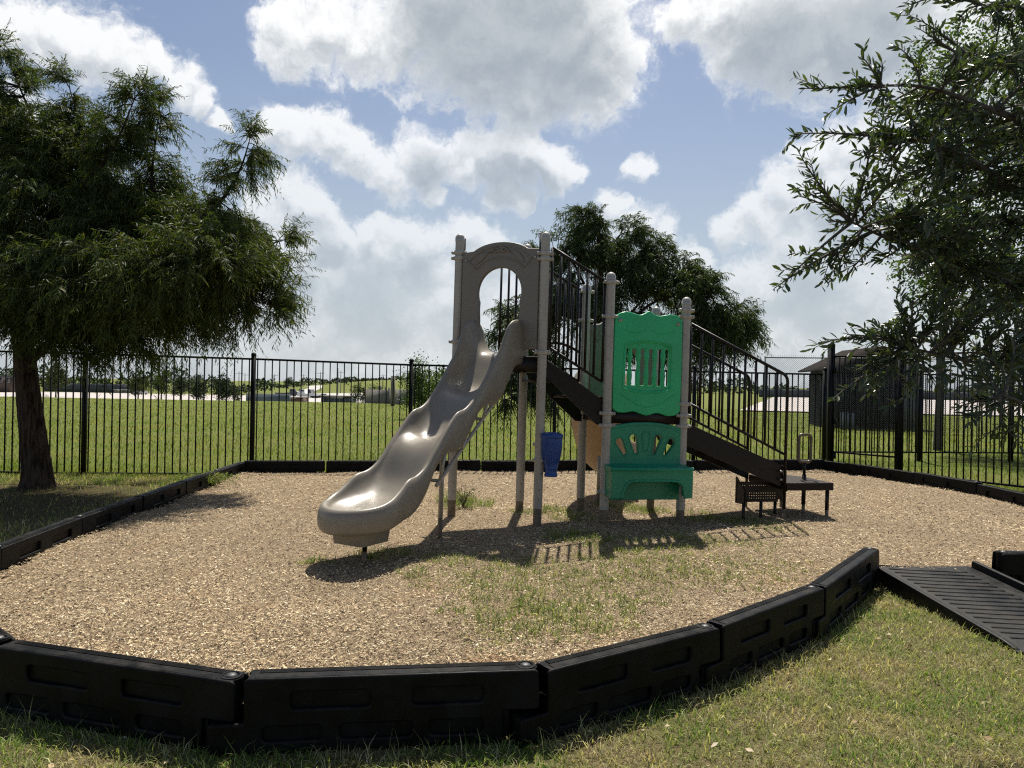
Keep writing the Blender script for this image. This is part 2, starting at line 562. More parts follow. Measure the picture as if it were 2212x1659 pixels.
ys = np.concatenate([np.linspace(-12, 60, 73), np.linspace(62, 160, 40), np.linspace(165, 480, 64), np.geomspace(500, 3200, 22)])
xt = np.concatenate([-np.geomspace(1.6, 0.02, 46), [0], np.geomspace(0.02, 1.6, 46)])
gx, gy = [], []
for y in ys:
    w = max(abs(y), 14) * 1.0 + 10
    gx.append(xt * w); gy.append(np.full(len(xt), y))
gx, gy = np.array(gx), np.array(gy)
gz = ground_z(gx, gy)
nr, nc = gx.shape
idx = np.arange(nr * nc).reshape(nr, nc)
quads = np.stack([idx[:-1, :-1], idx[:-1, 1:], idx[1:, 1:], idx[1:, :-1]], -1).reshape(-1, 4)

gm = bpy.data.materials.new('lawn_soil'); gm.use_nodes = True
N = NT(gm.node_tree); b = gm.node_tree.nodes['Principled BSDF']
pos = N.n('ShaderNodeNewGeometry').outputs['Position']
n1 = N.noise(pos, 0.35, 5.0, 0.6).outputs[0]
n2 = N.noise(pos, 9.0, 5.0, 0.65).outputs[0]
n3 = N.noise(pos, 60.0, 3.0, 0.6).outputs[0]
grass_c = N.mix(N.smooth(n2, 0.3, 0.7), (0.085, 0.125, 0.020, 1), (0.16, 0.18, 0.045, 1))
grass_c = N.mix(N.smooth(n1, 0.35, 0.7, 0.0, 0.6), grass_c, (0.18, 0.17, 0.06, 1))
soil_c = N.mix(n3, (0.07, 0.052, 0.03, 1), (0.22, 0.175, 0.10, 1))
spos = N.n('ShaderNodeSeparateXYZ', ins={0: pos})
near = N.math('SUBTRACT', 1.0, N.smooth(spos.outputs[1], 10.8, 11.8))
# leaf litter and bare earth round the big trunk, tree shade painted in
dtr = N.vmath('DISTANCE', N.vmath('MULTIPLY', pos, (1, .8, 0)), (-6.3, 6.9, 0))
litter_shade = N.smooth(N.math('MULTIPLY_ADD', n2, 1.6, dtr), 3.6, 1.7)
soil_c = N.mix(litter_shade, soil_c, N.mix(n3, (0.035, 0.022, 0.014, 1), (0.085, 0.055, 0.034, 1)))
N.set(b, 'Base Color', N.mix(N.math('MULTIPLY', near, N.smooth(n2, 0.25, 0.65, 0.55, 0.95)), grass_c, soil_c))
b.inputs['Roughness'].default_value = 0.95
b.inputs['Specular IOR Level'].default_value = 0.1
bp = N.n('ShaderNodeBump', ins={'Strength': 1.0, 'Distance': 0.03, 'Height': n3})
N.set(b, 'Normal', bp.outputs[0])
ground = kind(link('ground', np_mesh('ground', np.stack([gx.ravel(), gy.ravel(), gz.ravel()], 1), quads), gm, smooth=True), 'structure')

def sheet(name, pts_grid, mat, lift):
    """a strip of surface that follows the terrain"""
    g = np.array(pts_grid)
    r, c = g.shape[:2]
    x, y = g[..., 0].ravel(), g[..., 1].ravel()
    z = ground_z(x, y) + lift
    ii = np.arange(r * c).reshape(r, c)
    q = np.stack([ii[:-1, :-1], ii[:-1, 1:], ii[1:, 1:], ii[1:, :-1]], -1).reshape(-1, 4)
    return kind(link(name, np_mesh(name, np.stack([x, y, z], 1), q), mat, smooth=True), 'structure')

def lerp_grid(a, b, c, d, n, m):
    """bilinear patch a-b near edge, d-c far edge"""
    a, b, c, d = (np.array(v, float) for v in (a, b, c, d))
    g = []
    for i in range(n + 1):
        t = i / n
        l, r = a + (d - a) * t, b + (c - b) * t
        g.append([l + (r - l) * (k / m) for k in range(m + 1)])
    return g
sheet('parking_lot', lerp_grid((-190, 150), (-38, 150), (-68, 256), (-300, 250), 24, 24), M['concrete'], 0.12)
sheet('parking_lot', lerp_grid((17, 53), (110, 53), (330, 190), (70, 190), 30, 30), M['concrete'], 0.10)
sheet('truck_yard', lerp_grid((-66, 170), (-30, 170), (-60, 300), (-100, 300), 24, 10), M['road'], 0.2)
rd = []
for t in np.linspace(0, 1, 40):
    y = 255 + t * 190
    cx = (-0.335 + 0.035 * math.sin(t * 3.0) + 0.04 * t) * y
    rd.append([(cx + s * (4.5 - 1.0 * t), y) for s in (-1.0, 0.0, 1.0)])
sheet('road', rd, M['road'], 0.25)

# ================================================================ border line of the pit
TOPZ = 0.305
TH = 0.11
chain = [(-3.84, 5.33), (-3.12, 4.30)]
n0 = P(5, 1388, TOPZ); n1_ = P(527, 1462, TOPZ); n2_ = P(1165, 1441, TOPZ); n3_ = P(1541, 1348, TOPZ); n4_ = P(1764, 1268, TOPZ); n5_ = P(1884, 1184, TOPZ)
near_pts = [n0, n1_, n2_, n3_, n4_, n5_]
near_pts = [Vector((p.x, p.y)) for p in near_pts]
left_pts = [Vector((-4.18, 11.12)), Vector((-4.12, 9.92)), Vector((-4.03, 8.72)), Vector((-3.93, 7.52)), Vector((-3.85, 6.32)), Vector((-3.72, 5.12)), Vector((-3.22, 4.02)), near_pts[0]]
back_l = Vector((-4.18, 11.12))
back_r = P(1778, 994, TOPZ); back_r = Vector((back_r.x, back_r.y))
back_pts = [back_l + (back_r - back_l) * (i / 8) for i in range(9)]
right_pts = [back_r] + [Vector((q.x, q.y)) for q in (P(1864, 1004, TOPZ), P(1980, 1021, TOPZ), P(2117, 1045, TOPZ))]
right_pts += [Vector((6.50, 8.55)), Vector((6.35, 7.35)), Vector((5.72, 6.35)), Vector((4.85, 5.62))]
ramp_r = P(2150, 1194, TOPZ); ramp_r = Vector((ramp_r.x, ramp_r.y))
right_pts += [ramp_r]

poly = [p for p in near_pts] + [Vector((3.72, near_pts[-1].y + 0.02)), ramp_r] + right_pts[::-1][1:] + back_pts[::-1][1:] + left_pts[1:-1]
PX = np.array([p.x for p in poly]); PYv = np.array([p.y for p in poly])
def in_pit(x, y):
    x = np.asarray(x); y = np.asarray(y)
    ins = np.zeros(x.shape, bool)
    j = len(PX) - 1
    for i in range(len(PX)):
        c = ((PYv[i] > y) != (PYv[j] > y)) & (x < (PX[j] - PX[i]) * (y - PYv[i]) / (PYv[j] - PYv[i] + 1e-12) + PX[i])
        ins ^= c
        j = i
    return ins

def wob(x, y):
    return (0.016 * np.sin(1.7 * x + 0.6 * y) * np.sin(1.3 * y - 0.4 * x + 1) + 0.009 * np.sin(5.1 * x + 2.0) * np.sin(4.3 * y + 1.2 * x))
CHIP_Z = 0.14
def chip_z(x, y):
    x = np.asarray(x, float); y = np.asarray(y, float)
    hole = 0.055 * np.exp(-((x + 1.12) / 0.42) ** 2 - ((y - 4.75) / 0.34) ** 2) - 0.022 * np.exp(-((x + 1.25) / 0.6) ** 2 - ((y - 4.15) / 0.28) ** 2)
    return CHIP_Z + wob(x, y) + 0.05 * (1 - ss(y, 3.0, 5.0)) - hole

# bed under the chips
step = 0.12
bx, by = np.meshgrid(np.arange(-4.6, 7.0, step), np.arange(2.5, 13.4, step))
inside = in_pit(bx, by)
vi = np.arange(bx.size).reshape(bx.shape)
qm = inside[:-1, :-1] | inside[:-1, 1:] | inside[1:, 1:] | inside[1:, :-1]
allin = in_pit(bx, by)
qm = allin[:-1, :-1] & allin[:-1, 1:] & allin[1:, 1:] & allin[1:, :-1]
# grow by the border's half width so that the bed runs under the timbers
cx_, cy_ = PX.mean(), PYv.mean()
qq = np.stack([vi[:-1, :-1], vi[:-1, 1:], vi[1:, 1:], vi[1:, :-1]], -1)[qm]
bm_ = bpy.data.materials.new('mulch_fines'); bm_.use_nodes = True
N = NT(bm_.node_tree); b = bm_.node_tree.nodes['Principled BSDF']
pos = N.n('ShaderNodeNewGeometry').outputs['Position']
v = N.n('ShaderNodeTexVoronoi', ins={'Vector': pos, 'Scale': 55.0})
nn = N.noise(pos, 70.0, 5.0, 0.65)
c = N.mix(N.smooth(nn.outputs[0], 0.32, 0.66), (0.055, 0.036, 0.022, 1), (0.33, 0.245, 0.155, 1))
c = N.mix(N.math('MULTIPLY', v.outputs['Color'], 0.45), c, (0.46, 0.36, 0.235, 1))
N.set(b, 'Base Color', c); b.inputs['Roughness'].default_value = 0.95
b.inputs['Specular IOR Level'].default_value = 0.15
N.set(b, 'Normal', N.n('ShaderNodeBump', ins={'Strength': 1.0, 'Distance': 0.02, 'Height': nn.outputs[0]}).outputs[0])
kind(link('mulch_bed', np_mesh('mulch_bed', np.stack([bx.ravel(), by.ravel(), chip_z(bx, by).ravel() - 0.004], 1), qq), bm_, smooth=True), 'structure')

# ================================================================ wood chips
def chips(n_try, seed):
    r = np.random.default_rng(seed)
    # near chips are dense; farther off the fines of the bed take over
    y = 2.7 + (13.3 - 2.7) * r.random(n_try) ** 2.0
    x = (2 * r.random(n_try) - 1) * (0.78 * y + 0.4)
    ok = in_pit(x, y)
    x, y = x[ok], y[ok]
    n = len(x)
    dist = np.hypot(x, y)
    z = chip_z(x, y) + r.normal(0.004, 0.004, n).clip(-0.003, 0.016)
    L = (0.0055 + 0.0205 * r.random(n) ** 2.2) * np.clip(0.75 + dist * 0.06, 0.9, 1.35)
    Wd = np.clip(L * (0.14 + 0.30 * r.random(n) ** 1.6), 0.0022, 0.012)
    big = r.random(n) < 0.010
    L = np.where(big, L * 1.7, L)
    yaw = r.random(n) * math.pi * 2
    tilt = r.normal(0, 0.26, n)
    rollv = r.normal(0, 0.40, n)
    cyw, syw, ct, st = np.cos(yaw), np.sin(yaw), np.cos(tilt), np.sin(tilt)
    u = np.stack([cyw * ct, syw * ct, st], 1)
    w0 = np.stack([-syw, cyw, np.zeros(n)], 1)
    nrm = np.cross(u, w0)
    w = w0 * np.cos(rollv)[:, None] + nrm * np.sin(rollv)[:, None]
    up = np.cross(u, w)
    c = np.stack([x, y, z], 1)
    hl, hw = (L / 2)[:, None], (Wd / 2)[:, None]
    tp = (0.25 + 0.75 * r.random(n))[:, None]
    th = (0.0015 + Wd * 0.25)[:, None]
    bow = (r.normal(0, 0.05, n) * L)[:, None]
    # a splintered roof-shaped sliver: ridge line and two flanks
    v = np.stack([c - u*hl - w*hw*tp, c + u*hl - w*hw*.6, c - u*hl*.9 + up*th, c + u*hl*.85 + up*(th + bow), c - u*hl + w*hw, c + u*hl + w*hw*tp], 1).reshape(-1, 3)
    base = np.arange(n)[:, None] * 6
    q = (base[:, None, :] + np.array([[0, 1, 3, 2], [2, 3, 5, 4]])[None]).reshape(-1, 4)
    return v, q
M['chips'] = island_mat('wood_chips', [(0.0, (0.020, 0.013, 0.008)), (0.13, (0.085, 0.053, 0.030)), (0.28, (0.260, 0.178, 0.100)), (0.50, (0.480, 0.362, 0.215)),
                                       (0.8, (0.620, 0.492, 0.299)), (0.93, (0.740, 0.630, 0.422)), (1.0, (0.800, 0.739, 0.572))], 0.75, spec=0.25,
                        patch=(0.56, 0.74, [(0.0, (0.080, 0.039, 0.018)), (0.3, (0.320, 0.187, 0.084)), (0.7, (0.500, 0.325, 0.158)), (1.0, (0.620, 0.473, 0.282))]), patch_scale=1.4, tone=(0.75, 0.74, 1.12))
cv, cq = chips(380000, 3)
kind(link('wood_chips', np_mesh('wood_chips', cv, cq), M['chips']), 'stuff')
o = bpy.data.objects['wood_chips']; o['label'] = 'pale brown wood chips filling the play area'

# ================================================================ grass
def blades(x, y, z, L, Wd, r, lean=0.6, seg=2, dirv=None):
    n = len(x)
    yaw = r.random(n) * 2 * math.pi
    ln = np.clip(r.normal(lean, 0.3, n), 0.05, 1.45)
    d = np.stack([np.cos(yaw), np.sin(yaw), np.zeros(n)], 1)
    s = np.stack([-np.sin(yaw), np.cos(yaw), np.zeros(n)], 1)
    tw = r.normal(0, 0.7, n)
    s = s * np.cos(tw)[:, None] + d * np.sin(tw)[:, None]
    p0 = np.stack([x, y, z], 1)
    a1, a2 = ln * 0.55, ln * 1.25
    up = np.array([0, 0, 1.0])
    p1 = p0 + (d * np.sin(a1)[:, None] + up * np.cos(a1)[:, None]) * (L * 0.5)[:, None]
    p2 = p1 + (d * np.sin(a2)[:, None] + up * np.cos(a2)[:, None]) * (L * 0.55)[:, None]
    p2[:, 2] = np.maximum(p2[:, 2], z + 0.006)
    hw = (Wd / 2)[:, None]
    v = np.stack([p0 - s*hw, p0 + s*hw, p1 - s*hw*0.8, p1 + s*hw*0.8, p2], 1).reshape(-1, 3)
    bI = np.arange(n)[:, None] * 5
    q = bI + np.array([[0, 1, 3, 2]])
    t = bI + np.array([[2, 3, 4]])
    return v, q, t

GREEN = [(0.0, (0.06, 0.11, 0.012)), (0.35, (0.115, 0.20, 0.03)), (0.65, (0.185, 0.275, 0.055)), (0.82, (0.36, 0.35, 0.12)), (1.0, (0.66, 0.58, 0.38))]
STRAW = [(0.0, (0.11, 0.08, 0.04)), (0.3, (0.38, 0.30, 0.16)), (0.6, (0.58, 0.48, 0.29)), (0.8, (0.20, 0.26, 0.06)), (1.0, (0.72, 0.63, 0.44))]
M['grass'] = island_mat('mown_grass', GREEN, 0.6, trans=(0.35, (1.5, 1.6, 0.7)), patch=(0.41, 0.62, STRAW), patch_scale=1.9)
M['fieldgrass'] = island_mat('field_grass', [(0.0, (0.06, 0.105, 0.012)), (0.5, (0.102, 0.160, 0.027)), (0.85, (0.165, 0.205, 0.046)), (1.0, (0.32, 0.29, 0.12))], 0.6, trans=(0.4, (1.5, 1.6, 0.6)), patch=(0.42, 0.68, [(0.0, (0.12, 0.13, 0.025)), (0.5, (0.20, 0.195, 0.05)), (1.0, (0.36, 0.31, 0.14))]), patch_scale=0.45)
M['weed'] = island_mat('weed_grass', [(0.0, (0.06, 0.10, 0.016)), (0.45, (0.12, 0.17, 0.032)), (0.75, (0.22, 0.24, 0.08)), (1.0, (0.46, 0.40, 0.24))], 0.6, trans=(0.4, (1.5, 1.6, 0.7)))

def near_border(x, y):
    """distance to the border line"""
    best = np.full(len(x), 9.0)
    for i in range(len(PX)):
        a = np.array([PX[i], PYv[i]]); b2 = np.array([PX[(i+1) % len(PX)], PYv[(i+1) % len(PX)]])
        d = b2 - a; l2 = d @ d
        t = np.clip(((x - a[0]) * d[0] + (y - a[1]) * d[1]) / l2, 0, 1)
        best = np.minimum(best, np.hypot(x - a[0] - d[0] * t, y - a[1] - d[1] * t))
    return best

r = np.random.default_rng(11)
acc = Acc()
# foreground lawn
n = 330000
y = 1.35 + 4.9 * r.random(n) ** 1.25
x = -2.9 + 9.3 * r.random(n)
ok = ~in_pit(x, y) & (np.abs(x) < 0.78 * y + 0.35 + 1.2 * (r.random(n) < .5))
x, y = x[ok], y[ok]
nb = near_border(x, y)
ok = nb > 0.065
# the ramp keeps its own ground
_ra = near_pts[-1]; _fl = P(2203, 1408, 0.02)
ok &= ~((x > _ra.x + 0.01 + (_ra.y - y) * (_fl.x - _ra.x) / (_ra.y - _fl.y)) & (x < 4.0 + 0.0 * y) & (x < 3.86 + (_ra.y - y) * (_fl.x - _ra.x) / (_ra.y - _fl.y)) & (y > _fl.y - 0.01) & (y < 5.8))
x, y, nb = x[ok], y[ok], nb[ok]
thin = 0.5 + 0.5 * np.sin(2.3 * x + 1.1 * y) * np.sin(1.9 * y - 0.8 * x + 2)
bare = np.exp(-((x - 1.35) / 0.9) ** 2 - ((y - 1.55) / 0.25) ** 2)
keep = r.random(len(x)) < np.clip(0.72 + 0.35 * thin - 0.45 * bare, 0.25, 1)
x, y, nb = x[keep], y[keep], nb[keep]
L = 0.022 + 0.050 * r.random(len(x)) ** 1.3
tall = (nb < 0.20) & (r.random(len(x)) < 0.13)
L = np.where(tall, L + 0.02 + 0.075 * r.random(len(x)) ** 2, L)
Wd = 0.0022 + 0.0030 * r.random(len(x)) ** 1.5
acc.add(*blades(x, y, np.zeros(len(x)), L, Wd, r, 1.0))
# shaded lawn on the tree's side
n = 70000
y = 5.0 + 6.4 * r.random(n); x = -9.5 + 5.6 * r.random(n)
ok = ~in_pit(x, y) & (np.abs(x) < 0.80 * y + 0.5)
x, y = x[ok], y[ok]
ok = near_border(x, y) > 0.065
ok &= r.random(len(x)) < np.clip(0.06 + 0.75 * ss(np.hypot(x + 6.3, (y - 8.6) * .8), 0.9, 3.2) + 0.5 * (y > 10.3), 0, 1)
x, y = x[ok], y[ok]
acc.add(*blades(x, y, np.zeros(len(x)), 0.03 + 0.05 * r.random(len(x)), 0.004 + 0.003 * r.random(len(x)), r, 0.7))
o = kind(acc.build('lawn_grass', M['grass']), 'stuff'); o['label'] = 'short patchy green and straw lawn outside the border'
# dead leaves and stray chips lying on the lawn
n = 900
y = 1.6 + 4.0 * r.random(n); x = -2.4 + 6.5 * r.random(n)
ok = ~in_pit(x, y) & (np.abs(x) < .78 * y + .3); x, y = x[ok], y[ok]
nb = near_border(x, y); ok = (nb > .07) & (r.random(len(x)) < np.exp(-nb / .9)); x, y = x[ok], y[ok]
n = len(x); yaw = r.random(n) * 6.28; tl = r.normal(0, .35, n)
Lq = .008 + .016 * r.random(n); Wq = Lq * (.25 + .35 * r.random(n))
u = np.stack([np.cos(yaw), np.sin(yaw), tl], 1); w = np.stack([-np.sin(yaw), np.cos(yaw), r.normal(0, .3, n)], 1)
c = np.stack([x, y, .018 + .012 * r.random(n)], 1)
v = np.stack([c - u*Lq[:, None], c - w*Wq[:, None] + [0, 0, .003], c + u*Lq[:, None], c + w*Wq[:, None] + [0, 0, .003]], 1).reshape(-1, 3)
b4 = np.arange(n)[:, None] * 4
M['litter'] = island_mat('dry_litter', [(0, (.10, .06, .03)), (.4, (.28, .19, .10)), (.8, (.46, .36, .22)), (1, (.60, .53, .42))], .8)
o = kind(link('dry_litter', np_mesh('dry_litter', v, None, np.concatenate([b4 + np.array([[0, 1, 2]]), b4 + np.array([[0, 2, 3]])])), M['litter']), 'stuff'); o['label'] = 'dry leaf bits and stray chips on the lawn'
# the field beyond the fence
acc = Acc()
n = 150000
y = 11.3 + 48 * r.random(n) ** 2.2
x = (2 * r.random(n) - 1) * (0.80 * y + 1.0)
ok = ~in_pit(x, y)
x, y = x[ok], y[ok]
ok = near_border(x, y) > 0.07
x, y = x[ok], y[ok]
sc_ = np.clip(y / 14, 0.9, 3.4)
L = (0.035 + 0.055 * r.random(len(x))) * np.where(y < 26, sc_ ** 0.6, 1.15)
lump = 0.7 + 0.6 * (0.5 + 0.5 * np.sin(0.9 * x + 0.5 * y) * np.sin(0.7 * y - 0.35 * x))
acc.add(*blades(x, y, ground_z(x, y), L * lump, 0.0085 * sc_ * (0.7 + 0.6 * r.random(len(x))), r, 0.6))
o = kind(acc.build('field_grass', M['fieldgrass']), 'stuff'); o['label'] = 'sunlit mown field grass beyond the black fence'

# weeds growing through the chips
acc = Acc()
spots = [  # photo x, y, radius (m), how many, blade length
 (1010,1092,.22,420,.13),(985,1085,.14,200,.20),(1090,1225,.30,420,.07),(960,1210,.16,200,.06),(830,1200,.16,220,.08),(690,1215,.10,110,.06),
 (1230,1160,.20,260,.08),(1240,1240,.45,520,.06),(1430,1220,.45,700,.06),(1560,1235,.40,520,.05),(1350,1190,.35,420,.07),(1180,1320,.40,700,.07),
 (1140,1275,.35,420,.05),(1230,1350,.28,420,.07),(1060,1330,.22,260,.05),(1370,1300,.20,220,.05),(1390,1100,.22,420,.09),(1310,1090,.12,160,.08),
 (1520,1115,.25,330,.07),(1600,1125,.20,240,.06),(1660,1140,.25,220,.05),(1470,1165,.30,420,.06),(1320,1255,.35,420,.05),(1000,1265,.25,240,.05),
 (1190,1105,.15,220,.08),(1240,1120,.18,240,.08),(1140,1110,.15,150,.07),(1600,1180,.30,260,.05),(1700,1240,.30,240,.04),(1100,1390,.20,200,.05),
 (905,1240,.12,120,.06),(1290,1165,.20,240,.07)]
for (px_, py_, rad, cnt, ln) in spots:
    c = P(px_, py_, CHIP_Z)
    cnt = int(cnt * 1.7); ln *= .8
    rr = rad * 1.5 * r.random(cnt) ** 0.7; a = r.random(cnt) * 2 * math.pi
    # blades stand in little tufts
    tx, ty = c.x + rr * np.cos(a), c.y + rr * np.sin(a)
    k = max(cnt // 5, 3)
    pick = r.integers(0, k, cnt)
    x = tx[pick] + r.normal(0, 0.022, cnt); y = ty[pick] + r.normal(0, 0.022, cnt)
    acc.add(*blades(x, y, chip_z(x, y), ln * (0.5 + 0.9 * r.random(cnt)), 0.0032 + 0.0026 * r.random(cnt), r, 1.0))
o = kind(acc.build('weed_grass', M['weed']), 'stuff'); o['label'] = 'tufts of weed grass growing up through the wood chips'

# ================================================================ border timbers
def timber_mesh(L):
    acc = Acc()
    H = TOPZ
    lap = 0.16
    zl = 0.135
    outl = [(0.012, H), (L - 0.012, H), (L - 0.005, zl), (L - lap, zl), (L - lap, 0.0), (-lap + 0.03, 0.0), (-lap + 0.03, zl - 0.012), (0.012, zl - 0.012)]
    outl = rounded(outl, [0.022, 0.022, 0.025, 0.012, 0.015, 0.02, 0.02, 0.004], 4)
    def slot(x0, x1, z0, z1):
        return rounded([(x0, z0), (x0, z1), (x1, z1), (x1, z0)], 0.018, 4)
    slots = [slot(0.16*L, 0.42*L, .175, .245), slot(0.56*L, 0.80*L, .175, .245), slot(0.07*L, 0.26*L, .045, .105), slot(0.32*L, 0.56*L, .045, .105), slot(0.62*L, 0.80*L, .045, .105)]
    t = 0.017
    parts = []
    for s in (-1, 1):
        me = plate('shell', outl, slots, t, 0.009, 3)
        m4 = basis((0, s * (TH / 2 - t / 2), 0), (1, 0, 0), (0, 0, 1), (0, -1, 0))
        parts.append(xform(me, m4))
    core = Acc()
    core.box((L * 0.46, 0, H * 0.46), (L * 0.86, 0.072, H * 0.80))
    # top: a smooth half and a fluted half
    core.box((L / 2, 0, H - 0.022), (L - 0.05, TH - 0.03, 0.040))
    for k in range(6):
        core.box((L / 2 - 0.01, 0.008 + k * 0.0066, H - 0.0005), (L - 0.14, 0.0034, 0.006))
    core.box((L / 2 - 0.01, -0.022, H - 0.0012), (L - 0.12, 0.046, 0.0045))
    # lugs for the stake
    core.tube([(L - 0.062, 0, zl + 0.004), (L - 0.062, 0, H - 0.003)], 0.050, 20)
    core.tube([(-lap + 0.075, 0, 0.0), (-lap + 0.075, 0, zl - 0.014)], 0.046, 16)
    ring = []
    core.lathe((L - 0.062, 0, H - 0.004), [(0.046, 0.0), (0.044, 0.0075), (0.034, 0.0085), (0.030, 0.004), (0.030, 0.0)], 24)
    parts.append(core.mesh('core'))
    bm = bmesh.new()
    for me in parts:
        bm.from_mesh(me); bpy.data.meshes.remove(me)
    me = bpy.data.meshes.new('border_timber'); bm.to_mesh(me); bm.free()
    return me
cap_acc = Acc()
cap_acc.lathe((0, 0, 0), [(0.0005, 0.012), (0.012, 0.011), (0.021, 0.007), (0.024, 0.001), (0.024, -0.01)], 20)
CAP_ME = cap_acc.mesh('stake_cap'); CAP_ME.materials.append(M['cap'])
TIMBER_CACHE = {}
def timber(a, b, label, flip=False):
    a, b = Vector((a[0], a[1])), Vector((b[0], b[1]))
    L = (b - a).length
    key = round(L, 2)
    if key not in TIMBER_CACHE:
        me = timber_mesh(L); me.materials.append(M['timber'])
        TIMBER_CACHE[key] = me
    o = bpy.data.objects.new('border_timber', TIMBER_CACHE[key])
    COL.objects.link(o)
    if flip: a, b = b, a
    d = b - a
    o.location = (a.x, a.y, r.normal(0, 0.004)); o.rotation_euler = (r.normal(0, 0.008), r.normal(0, 0.003), math.atan2(d.y, d.x))
    tag(o, label, 'border timber', 'black plastic border timbers round the play area')
    smooth_by_angle(o, 30) if key not in TIMBER_DONE else None
    TIMBER_DONE.add(key)
    cc = bpy.data.objects.new('stake_cap', CAP_ME); COL.objects.link(cc)
    cc.parent = o; cc.location = (L - 0.062, 0, TOPZ - 0.002)
    return o
TIMBER_DONE = set()
near_labels = ['black border timber cut off by the bottom left corner of the photo',
               'black border timber at the bottom centre, nearest to the camera',
               'long black border timber right of the bottom centre, its stake cap at the bend',
               'black border timber second from the ramp along the front lawn',
               'black border timber that ends beside the access ramp']
for i in range(5):
    timber(near_pts[i], near_pts[i+1], near_labels[i])
left_labels = ['black border timber in the far left corner of the chips, nearest the fence', 'black border timber on the left side with the weed tuft at its end',
               'shaded border timber on the left side, nearest to the tree trunk', 'second border timber counted from the left photo edge',
               'border timber on the left cut by the photo edge', 'border timber just outside the left photo edge', 'border timber outside the photo at the lower left']
for i in range(7):
    timber(left_pts[i], left_pts[i+1], left_labels[i])
back_labels = ['back border timber at the far left corner, below the fence post', 'back border timber left of the slide, second from the left corner', 'back border timber seen behind the lower slide',
               'back border timber behind the two rear posts of the high deck', 'back border timber behind the blue drum', 'back border timber hidden behind the green bench',
               'back border timber seen below the long stair', 'back border timber behind the handle loop in the right corner']
for i in range(8):
    timber(back_pts[i], back_pts[i+1], back_labels[i])
right_labels = ['border timber running from the right back corner below the gate post', 'second border timber along the right fence, under the gate', 'third border timber along the right fence',
                'border timber cut by the right photo edge below the fence', 'border timber outside the right photo edge', 'border timber outside the photo beside the oak', 'border timber outside the photo behind the ramp',
                'black border timber with rounded end on the right of the access ramp']
for i in range(8):
    timber(right_pts[i], right_pts[i+1], right_labels[i], flip=False)

# ================================================================ access ramp
ra, rb = near_pts[-1] + Vector((0.02, 0.0)), Vector((3.72, near_pts[-1].y - 0.03))
fl = P(2203, 1408, 0.02)
slope_len = ra.y - fl.y
ramp = thing('access_ramp', 'black rubber access ramp with slanted grooves leading up to the chips', 'ramp', (ra.x, fl.y, 0))
acc = Acc()
x0, x1 = ra.x, rb.x
ramp.location = (ra.x, ra.y, 0); ROOT_LOC[ramp.name] = Vector((ra.x, ra.y, 0)); ramp.rotation_euler = (0, 0, math.atan2(fl.x - ra.x, slope_len))
yh, yl = ra.y, fl.y
zh, zl_ = 0.150, 0.015
def ramp_z(y): return zl_ + (zh - zl_) * (y - yl) / (yh - yl)
outl = rounded([(yl, 0.0), (yl, zl_), (yh, zh), (yh + 0.05, zh), (yh + 0.05, 0.0)], [0.002, 0.012, 0.04, 0.02, 0.002], 4)
me = plate('ramp_body', outl, (), x1 - x0, 0.010, 2)
xform(me, basis(((x0 + x1) / 2, 0, 0), (0, 1, 0), (0, 0, 1), (1, 0, 0)))
o = link('ramp_body', me, M['rubber'], ramp); smooth_by_angle(o, 30)
nrib = 17
for k in range(nrib):
    yy = yl + 0.14 + (yh - yl - 0.22) * k / (nrib - 1)
    ya, yb = yy + 0.045, yy - 0.045
    a_ = Acc()
    ch = 0.004
    xa, xb = x0 + 0.10, x1 - 0.14
    pts = []
    w = 0.009
    for (xx, yc) in ((xa, ya), (xb, yb)):
        for dy, up in ((-w, 0.0), (-w * 0.6, 0.006), (w * 0.6, 0.006), (w, 0.0)):
            pts.append((xx, yc + dy, ramp_z(yc + dy) + up + 0.0005))
    a_.add(pts, [[0, 4, 5, 1], [1, 5, 6, 2], [2, 6, 7, 3], [0, 1, 2, 3], [4, 7, 6, 5]])
    a_.build('rib', M['rubber'], ramp)
# raised edges on both sides
for name, xe, hgt in (('edge_lip', x0 + 0.018, 0.018), ('edge_lip', x1 + 0.01, 0.055)):
    a_ = Acc()
    lip = rounded([(yl + 0.01, 0.0), (yl + 0.03, ramp_z(yl + 0.03) + hgt * .35), (yl + 0.12, ramp_z(yl + 0.12) + hgt), (yh, ramp_z(yh) + hgt), (yh + 0.02, 0.0)], [.003, .02, .05, .02, .003], 4)
    me = plate(name, lip, (), 0.034, 0.008, 2)
    xform(me, basis((xe, 0, 0), (0, 1, 0), (0, 0, 1), (1, 0, 0)))
    smooth_by_angle(link(name, me, M['rubber'], ramp), 30)
# ================================================================ picket fences
PICKET = {}
def picket_me(h):
    k = round(h, 2)
    if k not in PICKET:
        a_ = Acc(); a_.box((0, 0, k / 2), (0.017, 0.017, k))
        PICKET[k] = a_.mesh('picket'); PICKET[k].materials.append(M['fence'])
    return PICKET[k]
def inst(name, me, parent, loc, rz=0.0, ry=0.0):
    o = bpy.data.objects.new(name, me); COL.objects.link(o)
    o.location = loc; o.rotation_euler = (0, ry, rz)
    adopt(o, parent)
    return o
FPOST = {}
def fence_post_me(h, w):
    k = (round(h, 2), w)
    if k not in FPOST:
        a_ = Acc(); a_.box((0, 0, h / 2), (w, w, h))
        a_.lathe((0, 0, h), [(w * 0.72, 0.0), (w * 0.72, 0.012), (w * 0.55, 0.03), (w * 0.25, 0.042), (0.001, 0.045)], 12)
        FPOST[k] = a_.mesh('fence_post'); FPOST[k].materials.append(M['fence'])
    return FPOST[k]
